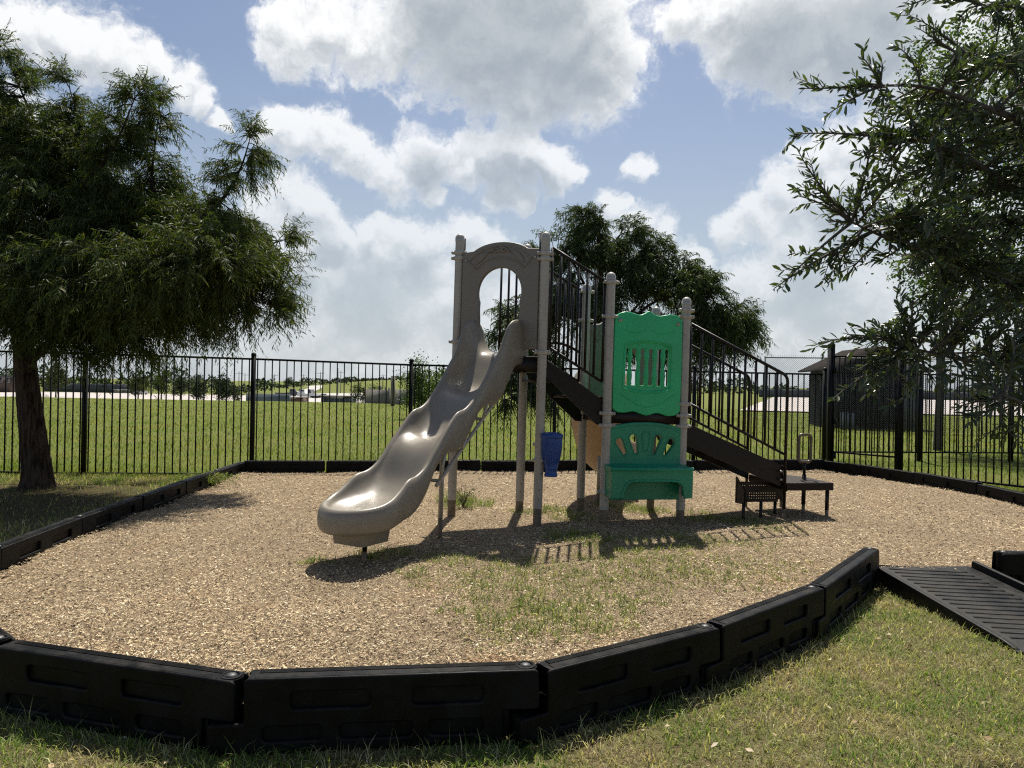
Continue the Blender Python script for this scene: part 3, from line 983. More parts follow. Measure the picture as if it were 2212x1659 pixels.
def fence_run(root, pts, zt, zb, w=0.06, gap=0.118, post_h=None, posts=True):
    """pts: post feet; zt/zb: rail heights at those posts"""
    for i in range(len(pts) - 1):
        a, b = Vector(pts[i]), Vector(pts[i+1])
        d = b - a; L = d.length; rz = math.atan2(d.y, d.x)
        for zs in (zt, zb):
            a_ = Acc()
            za, zb_ = zs[i] - 0.015, zs[i+1] - 0.015
            dn = d.normalized(); s = Vector((-dn.y, dn.x)) * 0.0165
            pa, pb = a + dn * (w / 2), b - dn * (w / 2)
            v = []
            for (p, z) in ((pa, za), (pb, zb_)):
                for sg, h in ((-1, -.016), (1, -.016), (1, .016), (-1, .016)):
                    v.append((p.x + s.x * sg, p.y + s.y * sg, z + h))
            a_.add(v, [[0,3,2,1],[4,5,6,7],[0,1,5,4],[1,2,6,5],[2,3,7,6],[3,0,4,7]])
            a_.build('rail', M['fence'], root)
        n = max(int(round((L - 0.13) / gap)), 2)
        for k in range(n + 1):
            t = (0.065 + (L - 0.13) * k / n) / L
            p = a + d * t
            z0 = zb[i] + (zb[i+1] - zb[i]) * t; z1 = zt[i] + (zt[i+1] - zt[i]) * t
            inst('picket', picket_me(round(z1 - z0 - 0.02, 1) if False else z1 - z0 - 0.02), root, (p.x, p.y, z0), rz)
    if posts:
        for i, p in enumerate(pts[:-1] if posts == 'open' else pts):
            h = (post_h[i] if post_h else zt[i] + 0.05)
            inst('fence_post', fence_post_me(h, w), root, (p[0], p[1], 0.0))

fb_px = [(184, 11.35, 1.96), (547, 11.62, 1.93), (888, 12.02, 1.89), (1199, 12.45, 1.885), (1500, 12.9, 1.885)]
pts, zt = [(-9.60, 11.2)], [1.98]
for (px_, Y, z) in fb_px:
    p = PY(px_, 830, Y); pts.append((p.x, Y)); zt.append(z)
gp = PY(1790, 830, 13.45)
pts.append((gp.x - 0.10, 13.42)); zt.append(1.885)
back_fence = thing('picket_fence', 'long black metal picket fence behind the play area', 'fence', (0, 12, 0))
fence_run(back_fence, pts, zt, [0.06, 0.05, 0.05, 0.05, 0.05, 0.05, 0.05], posts='open')

# taller fence that comes forward on the right
rf = [(gp.x + 0.02, 13.40), (8.05, 10.3), (8.45, 8.6)]
gate_post = rf[0]; latch_post = (6.78, 12.42)
right_fence = thing('picket_fence', 'taller black metal picket fence on the right, coming forward under the oak', 'fence', (7.5, 11, 0))
fence_run(right_fence, [latch_post] + rf[1:], [2.22, 2.24, 2.26], [0.17, 0.17, 0.17], w=0.075, gap=0.112, posts=True)
gate = thing('picket_gate', 'black picket gate between two thick posts in the right corner', 'gate', (6.3, 13, 0))
fence_run(gate, [gate_post, latch_post], [2.22, 2.22], [0.20, 0.20], w=0.10, gap=0.105, posts=False)
inst('gate_post', fence_post_me(2.42, 0.10), gate, (gate_post[0], gate_post[1], 0))
# middle rail of the gate and the hinge plates
a_ = Acc()
d = Vector(latch_post) - Vector(gate_post); dn = d.normalized()
for t in (0.10,):
    c = Vector(gate_post) + d * 0.5
    a_.box((c.x, c.y, 0.42), (d.length - 0.12, 0.03, 0.03), math.atan2(d.y, d.x))
a_.build('rail', M['fence'], gate)
for z in (0.35, 1.0, 1.95):
    a_ = Acc(); c = Vector(gate_post) + dn * 0.07; a_.box((c.x, c.y - 0.02, z), (0.06, 0.05, 0.11), math.atan2(d.y, d.x)); a_.build('hinge', M['fence'], gate)
# a second fence of the same kind farther back, seen through the gate
f2 = thing('picket_fence', 'black picket fence standing farther back behind the gate', 'fence', (9, 17, 0))
fence_run(f2, [(7.0, 15.9), (9.3, 16.2), (11.6, 16.5), (13.9, 16.8)], [2.0]*4, [0.22]*4, w=0.075, gap=0.115)

# chain link fence
cl = thing('chain_link_fence', 'tall galvanised chain link fence with open wire tips in front of the shed', 'fence', (14, 28, 0))
CA, CB = Vector((10.3, 29.0)), Vector((23.5, 26.5))
HCL = 2.95
d = CB - CA; L = d.length; dn = d.normalized(); rz = math.atan2(d.y, d.x)
nr_ = Vector((-dn.y, dn.x))
a_ = Acc()
dia = 0.085
wv_, wq_ = [], []
for s, off in ((1, 0.004), (-1, -0.004)):
    k = -int(HCL / dia) - 1
    while k * dia < L + HCL:
        t0 = k * dia
        za, zb_ = 0.05, HCL
        t1 = t0 + s * (zb_ - za)
        pa, pb = (t0, za), (t1, zb_)
        # clip to the run
        def clipx(pa, pb, x):
            f = (x - pa[0]) / (pb[0] - pa[0]); return (x, pa[1] + (pb[1] - pa[1]) * f)
        ok = not ((pa[0] < 0 and pb[0] < 0) or (pa[0] > L and pb[0] > L))
        if ok:
            if pa[0] < 0: pa = clipx(pa, pb, 0)
            if pb[0] < 0: pb = clipx(pa, pb, 0)
            if pa[0] > L: pa = clipx(pa, pb, L)
            if pb[0] > L: pb = clipx(pa, pb, L)
            hw = 0.0035
            dx, dz = pb[0] - pa[0], pb[1] - pa[1]
            l2 = math.hypot(dx, dz)
            if l2 > 0.01:
                ex, ez = -dz / l2 * hw, dx / l2 * hw
                vs = []
                for (t, z) in (pa, pb):
                    for sg, o2 in ((-1, 0), (0, 0.004), (1, 0), (0, -0.004)):
                        c = CA + dn * (t + sg * ex) + nr_ * (off + o2)
                        vs.append((c.x, c.y, z + sg * ez))
                a_.add(vs, [[0,1,5,4],[1,2,6,5],[2,3,7,6],[3,0,4,7]])
        k += 1
for k in range(int(L / dia)):          # twisted tips above the top rail
    c = CA + dn * (k * dia)
    a_.tube([(c.x, c.y, HCL - 0.02), (c.x + 0.006, c.y, HCL + 0.09)], 0.004, 3, False)
o = kind(a_.build('wire_mesh', M['mesh'], cl), 'stuff')
a_ = Acc(); a_.tube([(CA.x, CA.y, HCL - 0.03), (CB.x, CB.y, HCL - 0.03)], 0.024, 8); a_.build('top_rail', M['galv'], cl)
for k in range(6):
    c = CA + d * (k / 5)
    a_ = Acc(); a_.tube([(c.x + 0.02, c.y + .03, 0), (c.x - (0.10 if k % 2 else -0.02), c.y + .03, HCL + 0.02)], 0.035, 10)
    a_.build('line_post', M['galv'], cl, True)

# ================================================================ shed
sx0, sx1, sy0, sy1 = 14.1, 17.4, 30.4, 33.6
shed = thing('garden_shed', 'dark green shed with low brown gable roof behind the chain link fence', 'shed', (15, 32, 0))
hz, rzg = 2.65, 3.42
a_ = Acc()
xm = (sx0 + sx1) / 2
v = [(sx0, sy0, 0), (sx1, sy0, 0), (sx1, sy0, hz), (xm, sy0, rzg), (sx0, sy0, hz), (sx0, sy1, 0), (sx1, sy1, 0), (sx1, sy1, hz), (xm, sy1, rzg), (sx0, sy1, hz)]
a_.add(v, [[0,1,2,4],[5,9,7,6],[0,4,9,5],[1,6,7,2]], [[4,2,3],[9,8,7]])
a_.build('wall', M['shed'], shed)
for k in range(12):
    xx = sx0 + 0.18 + k * 0.31
    a_ = Acc(); a_.box((xx, sy0 - 0.012, hz / 2), (0.035, 0.024, hz - 0.02)); a_.build('batten', M['shed'], shed)
ov = 0.45
for s in (-1, 1):
    a_ = Acc()
    xe = sx0 - ov if s < 0 else sx1 + ov
    ze = hz - (rzg - hz) / (xm - sx0) * ov
    for dz in (0.03,):
        y0, y1 = sy0 - 0.35, sy1 + 0.35
        a_.add([(xm, y0, rzg + .03), (xe, y0, ze + .03), (xe, y1, ze + .03), (xm, y1, rzg + .03), (xm, y0, rzg + .13), (xe, y0, ze + .10), (xe, y1, ze + .10), (xm, y1, rzg + .13)],
               [[0,3,2,1],[4,5,6,7],[0,1,5,4],[1,2,6,5],[2,3,7,6],[3,0,4,7]])
    a_.build('roof_slope', M['shed_roof'], shed)
a_ = Acc(); a_.box((xm + 1.1, sy0 - 0.02, 1.0), (0.95, 0.04, 1.98)); dr = a_.build('door', M['far_dark'], shed)
a_ = Acc(); a_.box((xm + 0.75, sy0 - 0.06, 1.0), (0.04, 0.05, 0.12)); a_.build('handle', M['bolt'], dr)
a_ = Acc(); a_.box((sx0 + 0.15, sy0 - 0.25, 0.35), (0.4, 0.4, 0.7)); o = a_.build('utility_box', M['galv']); tag(o, 'small grey utility box at the corner of the dark shed', 'utility box')

# ================================================================ far background
def far(px, py, Y): return PY(px, py, Y)
def gz1(x, y): return float(ground_z(x, y))

def box_at(px0, px1, ytop, Y, deep, name, label, cat, mat, group=None, roof=None, base=None):
    a, b = far(px0, 830, Y), far(px1, 830, Y)
    zt = far((px0 + px1) / 2, ytop, Y).z
    zb = gz1((a.x + b.x) / 2, Y) - 0.3 if base is None else base
    root = thing(name, label, cat, ((a.x + b.x) / 2, Y + deep / 2, zb), group)
    w = b.x - a.x
    a_ = Acc(); a_.box(((a.x + b.x) / 2, Y + deep / 2, (zt + zb) / 2), (w, deep, zt - zb)); a_.build('wall', mat, root)
    return root, a.x, b.x, zb, zt

# containers, buildings and walls
root, x0_, x1_, zb_, zt_ = box_at(694, 752, 856, 150, 8, 'storage_building', 'low slate grey storage building below the grassy hill', 'building', M['far_dark'])
a_ = Acc(); a_.box(((x0_ + x1_) / 2, 154, zt_ + .06), (x1_ - x0_ + .8, 8.8, .16)); a_.build('roof', M['far_beige'], root)
for k in range(5):
    a_ = Acc(); a_.box((x0_ + (x1_ - x0_) * (k + .5) / 5, 149.96, zb_ + 1.2), (.08, .08, 2.0)); a_.build('pilaster', M['far_beige'], root)
root, x0_, x1_, zb_, zt_ = box_at(612, 650, 859, 160, 6, 'storage_building', 'reddish brown storage shed at the field edge left of the yard', 'building', M['far_brown'])
a_ = Acc(); a_.box(((x0_ + x1_) / 2 - 2.2, 163, zt_ + .1), (x1_ - x0_ + 5.0, 7, .25)); a_.build('roof', M['far_beige'], root)
root, x0_, x1_, zb_, zt_ = box_at(247, 275, 843, 262, 10, 'storage_building', 'small pale building behind the far left parking lot', 'building', M['far_beige'])
a_ = Acc(); a_.box(((x0_ + x1_) / 2, 267, zt_ + .15), (x1_ - x0_ + 1, 11, .3)); a_.build('roof', M['far_white'], root)
a_ = Acc(); a_.box((x1_ - 1.2, 261.95, zb_ + 2.0), (1.6, .1, 2.2)); a_.build('door', M['far_dark'], root)
root, x0_, x1_, zb_, zt_ = box_at(-40, 24, 815, 235, 14, 'brick_building', 'dark flat roofed building at the left photo edge', 'building', M['far_brown'])
a_ = Acc(); a_.box(((x0_ + x1_) / 2, 242, zt_ + .3), (x1_ - x0_ + 1, 15, .6)); a_.build('roof', M['far_dark'], root)
for k in range(4):
    a_ = Acc(); a_.box((x1_ - 1.2 - k * 2.3, 234.95, zb_ + 4.5), (1.2, .12, 1.6)); wdw = a_.build('window', M['far_white'], root)
    a_ = Acc(); a_.box((x1_ - 1.2 - k * 2.3, 234.86, zb_ + 4.5), (1.0, .1, 1.4)); a_.build('pane', M['glass'], wdw)
# long dark screen wall along the far side of the lot
def wall_run(name, label, pts_, h, mat, n=10):
    root = thing(name, label, 'wall', (pts_[0][0], pts_[0][1], 0))
    for i in range(len(pts_) - 1):
        a, b = Vector(pts_[i]), Vector(pts_[i+1])
        m = max(int((b - a).length / 6), 1)
        for k in range(m):
            p, q = a + (b - a) * (k / m), a + (b - a) * ((k + .985) / m)
            c = (p + q) / 2
            a_ = Acc(); a_.box((c.x, c.y, gz1(c.x, c.y) + h / 2 - .3), ((q - p).length, .25, h), math.atan2((q-p).y, (q-p).x))
            a_.build('wall_panel', mat, root)
    return root
A_, B_ = far(95, 830, 270), far(300, 830, 264)
wall_run('screen_wall', 'long dark grey screen wall at the far edge of the left parking lot', [(A_.x, 270), (B_.x, 264)], 3.6, M['far_dark'])
A_, B_, C_ = far(792, 830, 66), far(845, 830, 60), far(893, 830, 54)
wf = wall_run('wooden_fence', 'grey weathered wooden fence at the far end of the field behind the slide', [(A_.x, 66), (B_.x, 60), (C_.x, 54)], 1.5, M['wood'])
A_, B_ = far(533, 830, 128), far(612, 830, 118)
wall_run('metal_fence', 'pale corrugated metal fence in front of the truck yard', [(A_.x, 128), (B_.x, 122)], 2.6, M['galv'])
A_, B_ = far(1640, 830, 195), far(2330, 830, 192)
wall_run('screen_wall', 'grey green hedge wall on the far side of the right parking lot', [(A_.x, 195), (B_.x, 195)], 2.6, M['far_dark'])

# utility poles
for i, (px_, yt, Y) in enumerate([(529, 806, 300), (593, 808, 380), (655, 808, 430), (692, 803, 330), (736, 800, 300), (827, 808, 330), (516, 802, 280), (400, 800, 260)]):
    c = far(px_, 830, Y); zb_ = gz1(c.x, Y); zt_ = far(px_, yt, Y).z
    words = ['first', 'second', 'third', 'fourth', 'tall', 'lone', 'twin', 'leftmost']
    lab = ['wooden utility pole just left of the fence post by the tree', 'wooden utility pole left of the far road', 'wooden utility pole at the top of the far road', 'double armed utility pole on the hill crest',
           'thin utility pole beside the taller mast on the hill', 'short utility pole above the bushes left of the slide', 'tall utility pole seen under the left tree\'s outer twigs', 'utility pole behind the trees of the left parking lot'][i]
    u = thing('utility_pole', lab, 'utility pole', (c.x, Y, zb_), 'utility poles on the horizon')
    a_ = Acc(); a_.tube([(c.x, Y, zb_ - .5), (c.x, Y, zt_)], [.20, .14], 6); a_.build('pole', M['wood'], u)
    a_ = Acc(); a_.box((c.x, Y, zt_ - .8), (3.6, .14, .14)); a_.build('cross_arm', M['wood'], u)
    if i in (3, 2):
        a_ = Acc(); a_.box((c.x, Y, zt_ - 2.0), (3.0, .14, .14)); a_.build('cross_arm', M['wood'], u)
c = far(729, 830, 250)
o = thing('steel_mast', 'plain steel mast standing on the grassy hill', 'mast', (c.x, 250, 0))
a_ = Acc(); a_.tube([(c.x, 250, gz1(c.x, 250) - .5), (c.x, 250, far(729, 795, 250).z)], [.35, .26], 8); a_.build('shaft', M['galv'], o)
c = far(849, 830, 52)
o = thing('fence_pole', 'thick bare post at the end of the grey wooden fence', 'post', (c.x, 52, 0))
a_ = Acc(); a_.tube([(c.x, 52, 0), (c.x, 52, far(849, 812, 52).z)], .16, 8); a_.build('shaft', M['wood'], o)
for i, (px_, yt, Y) in enumerate([(800, 836, 75), (822, 833, 68), (833, 836, 64), (841, 838, 62), (2150/1, 842, 60)][:4]):
    c = far(px_, 830, Y)
    o = thing('fence_pole', ['thin post at the low end of the grey wooden fence', 'thin post halfway along the grey wooden fence', 'thin post third along the grey wooden fence', 'thin post just left of the thick bare post'][i], 'post', (c.x, Y, 0))
    a_ = Acc(); a_.tube([(c.x, Y, gz1(c.x, Y)), (c.x, Y, far(px_, yt, Y).z)], .09, 6); a_.build('shaft', M['far_dark'], o)

def vehicle(px_, Y, L, rz, body, label, kind_='pickup'):
    c = far(px_, 830, Y); z = gz1(c.x, Y) + 0.15
    v = thing('parked_' + ('pickup' if kind_ == 'pickup' else 'truck'), label, 'pickup truck' if kind_ == 'pickup' else 'truck', (c.x, Y, z))
    Mx = Matrix.Translation((c.x, Y, z)) @ Matrix.Rotation(rz, 4, 'Z')
    if kind_ == 'pickup':
        prof = [(-L/2, .45), (-L/2, 1.0), (-.1*L, 1.05), (-.08*L, 1.75), (.14*L, 1.75), (.24*L, 1.1), (.5*L, .98), (.5*L, .45)]
        w = 1.9
    else:
        prof = [(-L/2, .7), (-L/2, 1.4), (.12*L, 1.4), (.14*L, 2.7), (.36*L, 2.7), (.40*L, 1.8), (.5*L, 1.7), (.5*L, .6)]
        w = 2.4
    me = plate('body', prof, (), w, .06, 2)
    xform(me, Mx @ basis((0, 0, 0), (1, 0, 0), (0, 0, 1), (0, -1, 0)))
    link('body', me, body, v)
    a_ = Acc()
    zc_ = 1.42 if kind_ == 'pickup' else 2.25
    a_.box((.03*L if kind_ == 'pickup' else .25*L, 0, zc_), (.19*L, w + .02, .42), M4=Mx); a_.build('window', M['glass'], v)
    for sx in (-.30, .31):
        for sy in (-1, 1):
            a_ = Acc()
            p0 = Mx @ Vector((sx*L, sy*(w/2 - .02), .40)); p1 = Mx @ Vector((sx*L, sy*(w/2 - .27), .40))
            a_.tube([p0, p1], .40 if kind_ == 'pickup' else .52, 12); a_.build('wheel', M['tyre'], v)
    return v
vehicle(303, 232, 5.4, 1.4, M['far_white'], 'white pickup alone on the left parking lot')
vehicle(620, 235, 7.5, .2, M['far_dark'], 'dark flatbed truck on the yard left of the far road', 'truck')
vehicle(640, 245, 6.5, .3, M['far_dark'], 'second dark truck parked behind the flatbed on the far yard', 'truck')
vehicle(668, 225, 7.0, 2.9, M['far_white'], 'white truck at the foot of the grassy hill', 'truck')
vehicle(681, 230, 7.0, 2.9, M['far_dark'], 'dark truck at the foot of the grassy hill', 'truck')
# ================================================================ play structure
G = CHIP_Z
FR = P(1160, 1135, G); FR = Vector((FR.x, FR.y, 0))
ANG = math.radians(13.0)
EU = Vector((math.cos(ANG), math.sin(ANG), 0)); EV = Vector((-math.sin(ANG), math.cos(ANG), 0)); UP = Vector((0, 0, 1))
L1 = FR + EU * 0.71
L2 = FR + EU * 1.565
DEP = 0.76
B0 = FR + EV * DEP
L1b, L2b = L1 + EV * DEP, L2 + EV * DEP
FL = P(975, 1115, G); FL = Vector((FL.x, FL.y, 0))
ZD1, ZD2 = 1.84, 1.34
play = thing('play_structure', 'beige and green playground structure with wavy slide, stairs, bench and drum', 'playground', (0.7, 7.4, G))
play.rotation_euler = (0, 0.0135, 0)
PR = 0.0465
def ring_mesh(name, r0, h, ears=True):
    a_ = Acc()
    a_.lathe((0, 0, 0), [(r0, -h/2), (r0 + .010, -h/2), (r0 + .013, -h/2 + .006), (r0 + .013, h/2 - .006), (r0 + .010, h/2), (r0, h/2)], 24)
    if ears:
        for s in (-1, 1):
            a_.tube([(s * (r0 + .006), -.010, 0), (s * (r0 + .038), -.010, 0)], [h * .5, h * .42], 12)
            a_.tube([(s * (r0 + .028), -.035, 0), (s * (r0 + .028), -.010, 0)], .009, 8)
        a_.tube([(0, -(r0 + .018), 0), (0, -(r0 + .004), 0)], .008, 8)
    return a_.mesh(name)
CLAMP = ring_mesh('clamp', PR, 0.040); CLAMP.materials.append(M['clamp'])
a_ = Acc()
a_.lathe((0, 0, 0), [(PR + .003, -.03), (PR + .004, .0)] + [((PR + .004) * math.cos(t), .052 * math.sin(t)) for t in np.linspace(0, math.pi/2 - .02, 9)] , 28)
CAPM = a_.mesh('post_cap'); CAPM.materials.append(M['clamp'])
CAPM.polygons.foreach_set('use_smooth', np.ones(len(CAPM.polygons), dtype=bool))
def post(p, ztop, clamps, foot=0.13, rot=0.0):
    a_ = Acc(); a_.tube([(p.x, p.y, G + foot), (p.x, p.y, ztop - .03)], PR, 28)
    o = a_.build('post', M['post'], play); smooth_by_angle(o)
    a_ = Acc(); a_.tube([(p.x, p.y, G - .1), (p.x, p.y, G + foot)], PR * 0.93, 24); smooth_by_angle(a_.build('post_foot', M['post_foot'], o))
    c = inst('post_cap', CAPM, o, (p.x, p.y, ztop - .052)); c.matrix_parent_inverse = Matrix.Identity(4)
    for z in clamps:
        k = inst('clamp', CLAMP, o, (p.x, p.y, z), rot); k.matrix_parent_inverse = Matrix.Identity(4)
    for z in (G + foot + .10, G + foot + .19):
        a_ = Acc(); a_.tube([(p.x + .2*PR, p.y - PR - .006, z), (p.x + .2*PR, p.y - PR + .01, z)], .009, 8); a_.build('bolt', M['bolt'], o)
    return o
def zpx(px, py, p):
    """height seen at a pixel on the post that stands at p"""
    return PY(px, py, p.y).z
post(FL, zpx(1003, 509, FL), [zpx(1001, 550, FL), zpx(1000, 562, FL), zpx(985, 742, FL)], .16, -.3)
post(FR, zpx(1180, 502, FR), [zpx(1179, 549, FR), zpx(1179, 561, FR), zpx(1171, 763, FR)], .17, .1)
post(B0, zpx(1180, 502, FR) + .02, [ZD1 - .1], .12)
post(L1, zpx(1320, 587, L1), [zpx(1319, 609, L1), zpx(1318, 683, L1), zpx(1311, 892, L1), zpx(1309, 918, L1), zpx(1306, 1062, L1)], .15, .15)
post(L1b, zpx(1262, 612, L1b), [zpx(1261, 630, L1b), zpx(1260, 692, L1b), ZD2 - .08], .15, .2)
post(L2, zpx(1499, 639, L2), [zpx(1498, 668, L2), zpx(1498, 682, L2), zpx(1492, 870, L2), zpx(1490, 895, L2), zpx(1489, 918, L2)], .14, .2)
post(L2b, zpx(1426, 660, L2b), [ZD2 - .08], .13)

# ------------------------------------------------ decks
def slab(name, pts, z0, z1, mat, parent=play, bevel=0.008):
    me = plate(name, pts, (), z1 - z0, bevel, 2)
    xform(me, Matrix.Translation((0, 0, (z0 + z1) / 2)))
    o = link(name, me, mat, parent); smooth_by_angle(o); return o
def shrink(pts, d):
    c = sum((Vector(p) for p in pts), Vector((0, 0))) / len(pts)
    return [tuple(c + (Vector(p) - c) * ((Vector(p) - c).length - d) / (Vector(p) - c).length) for p in pts]
tri = [(FL.x, FL.y), (FR.x, FR.y), (B0.x, B0.y)]
slab('deck', shrink(tri, -.01), ZD1 - .03, ZD1, M['deck'])
a_ = Acc()
for (p, q) in ((FL, FR), (FR, B0), (B0, FL)):
    c = (p + q) / 2; dd = q - p
    a_.box((c.x, c.y, ZD1 - .095), (dd.length - .02, .03, .13), math.atan2(dd.y, dd.x))
a_.build('deck_skirt', M['brown'], play)
sq = [(L1.x, L1.y), (L2.x, L2.y), (L2b.x, L2b.y), (L1b.x, L1b.y)]
slab('deck', shrink(sq, .03), ZD2 - .03, ZD2, M['deck'])
a_ = Acc()
for (p, q) in ((L1, L2), (L2, L2b), (L2b, L1b), (L1b, L1)):
    c = (p + q) / 2; dd = q - p
    a_.box((c.x, c.y, ZD2 - .095), (dd.length - .05, .03, .13), math.atan2(dd.y, dd.x))
a_.build('deck_skirt', M['brown'], play)

# ------------------------------------------------ arch panels (slide entry and rear chute entry)
def arch_outline(w, h, sh):
    """w wide, shoulders at sh, crown at h, legs at 0"""
    pts = [(-w/2, 0.0), (-w/2, sh)]
    x1 = w * 0.36
    pts += [(-x1 - .0, sh + .01)]
    for t in np.linspace(-1, 1, 17):
        a = t * math.radians(58)
        pts.append((x1 * .97 * math.sin(a) / math.sin(math.radians(58)), sh + .012 + (h - sh - .012) * (math.cos(a) - math.cos(math.radians(58))) / (1 - math.cos(math.radians(58)))))
    pts += [(x1, sh + .01), (w/2, sh), (w/2, 0.0)]
    return pts
def arch_panel(pa, pb, zbase, side, W=None, label=None):
    dirv = (pb - pa).normalized(); nrm = Vector((dirv.y, -dirv.x, 0)) * side
    mid = (pa + pb) / 2
    w = (pb - pa).length - 2 * PR - .014
    sh, h = 1.02, 1.112
    hw = w * .268
    out_ = arch_outline(w, h, sh)
    # keyhole opening, open at the bottom
    op = []
    zc_ = .588; rr = hw * 1.06
    op += [(hw * .98, -.0)]
    inner = [(hw * .98, .0), (hw * .97, .30), (hw * 1.0, .42)]
    for a in np.linspace(math.radians(-22), math.radians(202), 30):
        inner.append((rr * math.cos(a), zc_ + rr * 1.02 * math.sin(a)))
    inner += [(-hw * 1.0, .42), (-hw * .97, .30), (-hw * .98, .0)]
    # one outline: legs joined over the opening
    full = [(-w/2, 0.0)] + out_[1:-1] + [(w/2, 0.0)] + inner
    full = [p for p in full]
    me = plate('arch_panel', full, (), .055, .010, 3)
    m4 = basis(mid + UP * zbase + nrm * .0, dirv, UP, Vector((dirv.y, -dirv.x, 0)))
    o = link('arch_panel', xform(me, m4), M['grey'], play); smooth_by_angle(o, 40)
    if label: o['label'] = label
    # sunken field with leaves: rim and relief stand proud of the face
    zf = .0275 * side
    def arcband(r0, r1, a0, a1, n=18, cz=zc_ - .028):
        pts = [(r1 * math.sin(a), cz + r1 * math.cos(a)) for a in np.linspace(a0, a1, n)]
        pts += [(r0 * math.sin(a), cz + r0 * math.cos(a)) for a in np.linspace(a1, a0, n)]
        return pts
    def relief(pts, dep, bev, name='relief'):
        me = plate(name, pts, (), dep, bev, 2)
        mm = basis(mid + UP * zbase + nrm * (.0275 + dep * .3), dirv, UP, Vector((dirv.y, -dirv.x, 0)))
        q = link(name, xform(me, mm), M['grey'], o); smooth_by_angle(q, 50); return q
    A = math.radians(46)
    relief(arcband(.505, .518, -A, A), .012, .003)
    relief(arcband(.385, .396, -A, A), .012, .003)
    for s in (-1, 1):
        a = s * A
        relief([(.385 * math.sin(a) , zc_ - .028 + .385 * math.cos(a)), (.518 * math.sin(a), zc_ - .028 + .518 * math.cos(a)),
                (.518 * math.sin(a - s*.03), zc_ - .028 + .518 * math.cos(a - s*.03)), (.385 * math.sin(a - s*.03), zc_ - .028 + .385 * math.cos(a - s*.03))], .012, .002)
        # leaf
        leaf = []
        for t in np.linspace(0, 1, 9):
            aa = s * (A * .90 - t * A * .56); rr2 = .43 + .035 * t + .032 * math.sin(math.pi * t)
            leaf.append((rr2 * math.sin(aa), zc_ - .028 + rr2 * math.cos(aa)))
        for t in np.linspace(1, 0, 9):
            aa = s * (A * .90 - t * A * .56); rr2 = .43 + .035 * t - .026 * math.sin(math.pi * t)
            leaf.append((rr2 * math.sin(aa), zc_ - .028 + rr2 * math.cos(aa)))
        if s < 0: leaf = leaf[::-1]
        relief(leaf, .016, .005, 'leaf_relief')
    # crossed twigs
    for s in (-1, 1):
        zz = zc_ + .427
        path = [Vector((-.115 * s, zz - .012, 0)), Vector((-.075 * s, zz + .018, 0)), Vector((-.045 * s, zz - .006, 0)), Vector((.0, zz + .004, 0)), Vector((.045 * s, zz + .034, 0)), Vector((.07 * s, zz + .026, 0))]
        pp = [mid + UP * zbase + nrm * .032 + dirv * p.x + UP * p.y for p in path]
        a_ = Acc(); a_.tube(pp, .013, 8); a_.build('twig_relief', M['grey'], o, True)
    for sx in (-1, 1):
        c = mid + UP * (zbase + sh - .085) + dirv * (sx * (w/2 - .045)) + nrm * .026
        a_ = Acc(); a_.tube([c, c + nrm * .010], .016, 14); a_.build('bolt', M['bolt'], o)
        c = mid + UP * (zbase + .07) + dirv * (sx * (w/2 - .06)) + nrm * .026
        a_ = Acc(); a_.tube([c, c + nrm * .008], .012, 12); a_.build('bolt', M['bolt'], o)
    return o
shoulder = (zpx(1013, 545, FL) + zpx(1165, 545, FR)) / 2
ARCH_BASE = shoulder - 1.02
arch_panel(FL, FR, ARCH_BASE, 1)
arch_panel(L1b, L2b, ZD2 - .10, 1, label='rear grey arch panel behind the green window')
# dark strip and frame beside the slide entry
for (p, s) in ((FL, 1), (FR, -1)):
    dirv = (FR - FL).normalized()
    c = p + dirv * s * (PR + .006)
    a_ = Acc(); a_.box((c.x, c.y + .03, (ARCH_BASE + .35 + ARCH_BASE + 1.0) / 2), (.022, .03, 1.02), math.atan2(dirv.y, dirv.x)); a_.build('panel_frame', M['brown'], play)

# ------------------------------------------------ barrier with bars on the far side of the high deck
def bar_between(acc, p, q, r, sides=8): acc.tube([p, q], r, sides)
bar_root = None
p, q = FL, B0
dd = (q - p).normalized(); Lb = (q - p).length
a_ = Acc(); a_.tube([p + dd*PR + UP*(ZD1 + 1.03), q - dd*PR + UP*(ZD1 + 1.03)], .016, 8); barrier = a_.build('barrier_rail', M['brown'], play, True)
a_ = Acc(); a_.tube([p + dd*PR + UP*(ZD1 + .04), q - dd*PR + UP*(ZD1 + .04)], .016, 8); a_.build('barrier_rail', M['brown'], play, True)
for k in range(4):
    c = p + dd * (Lb * (.62 + .115 * k))
    a_ = Acc(); a_.tube([c + UP*(ZD1 + .04), c + UP*(ZD1 + 1.03)], .0125, 8); a_.build('bar', M['brown'], barrier, True)

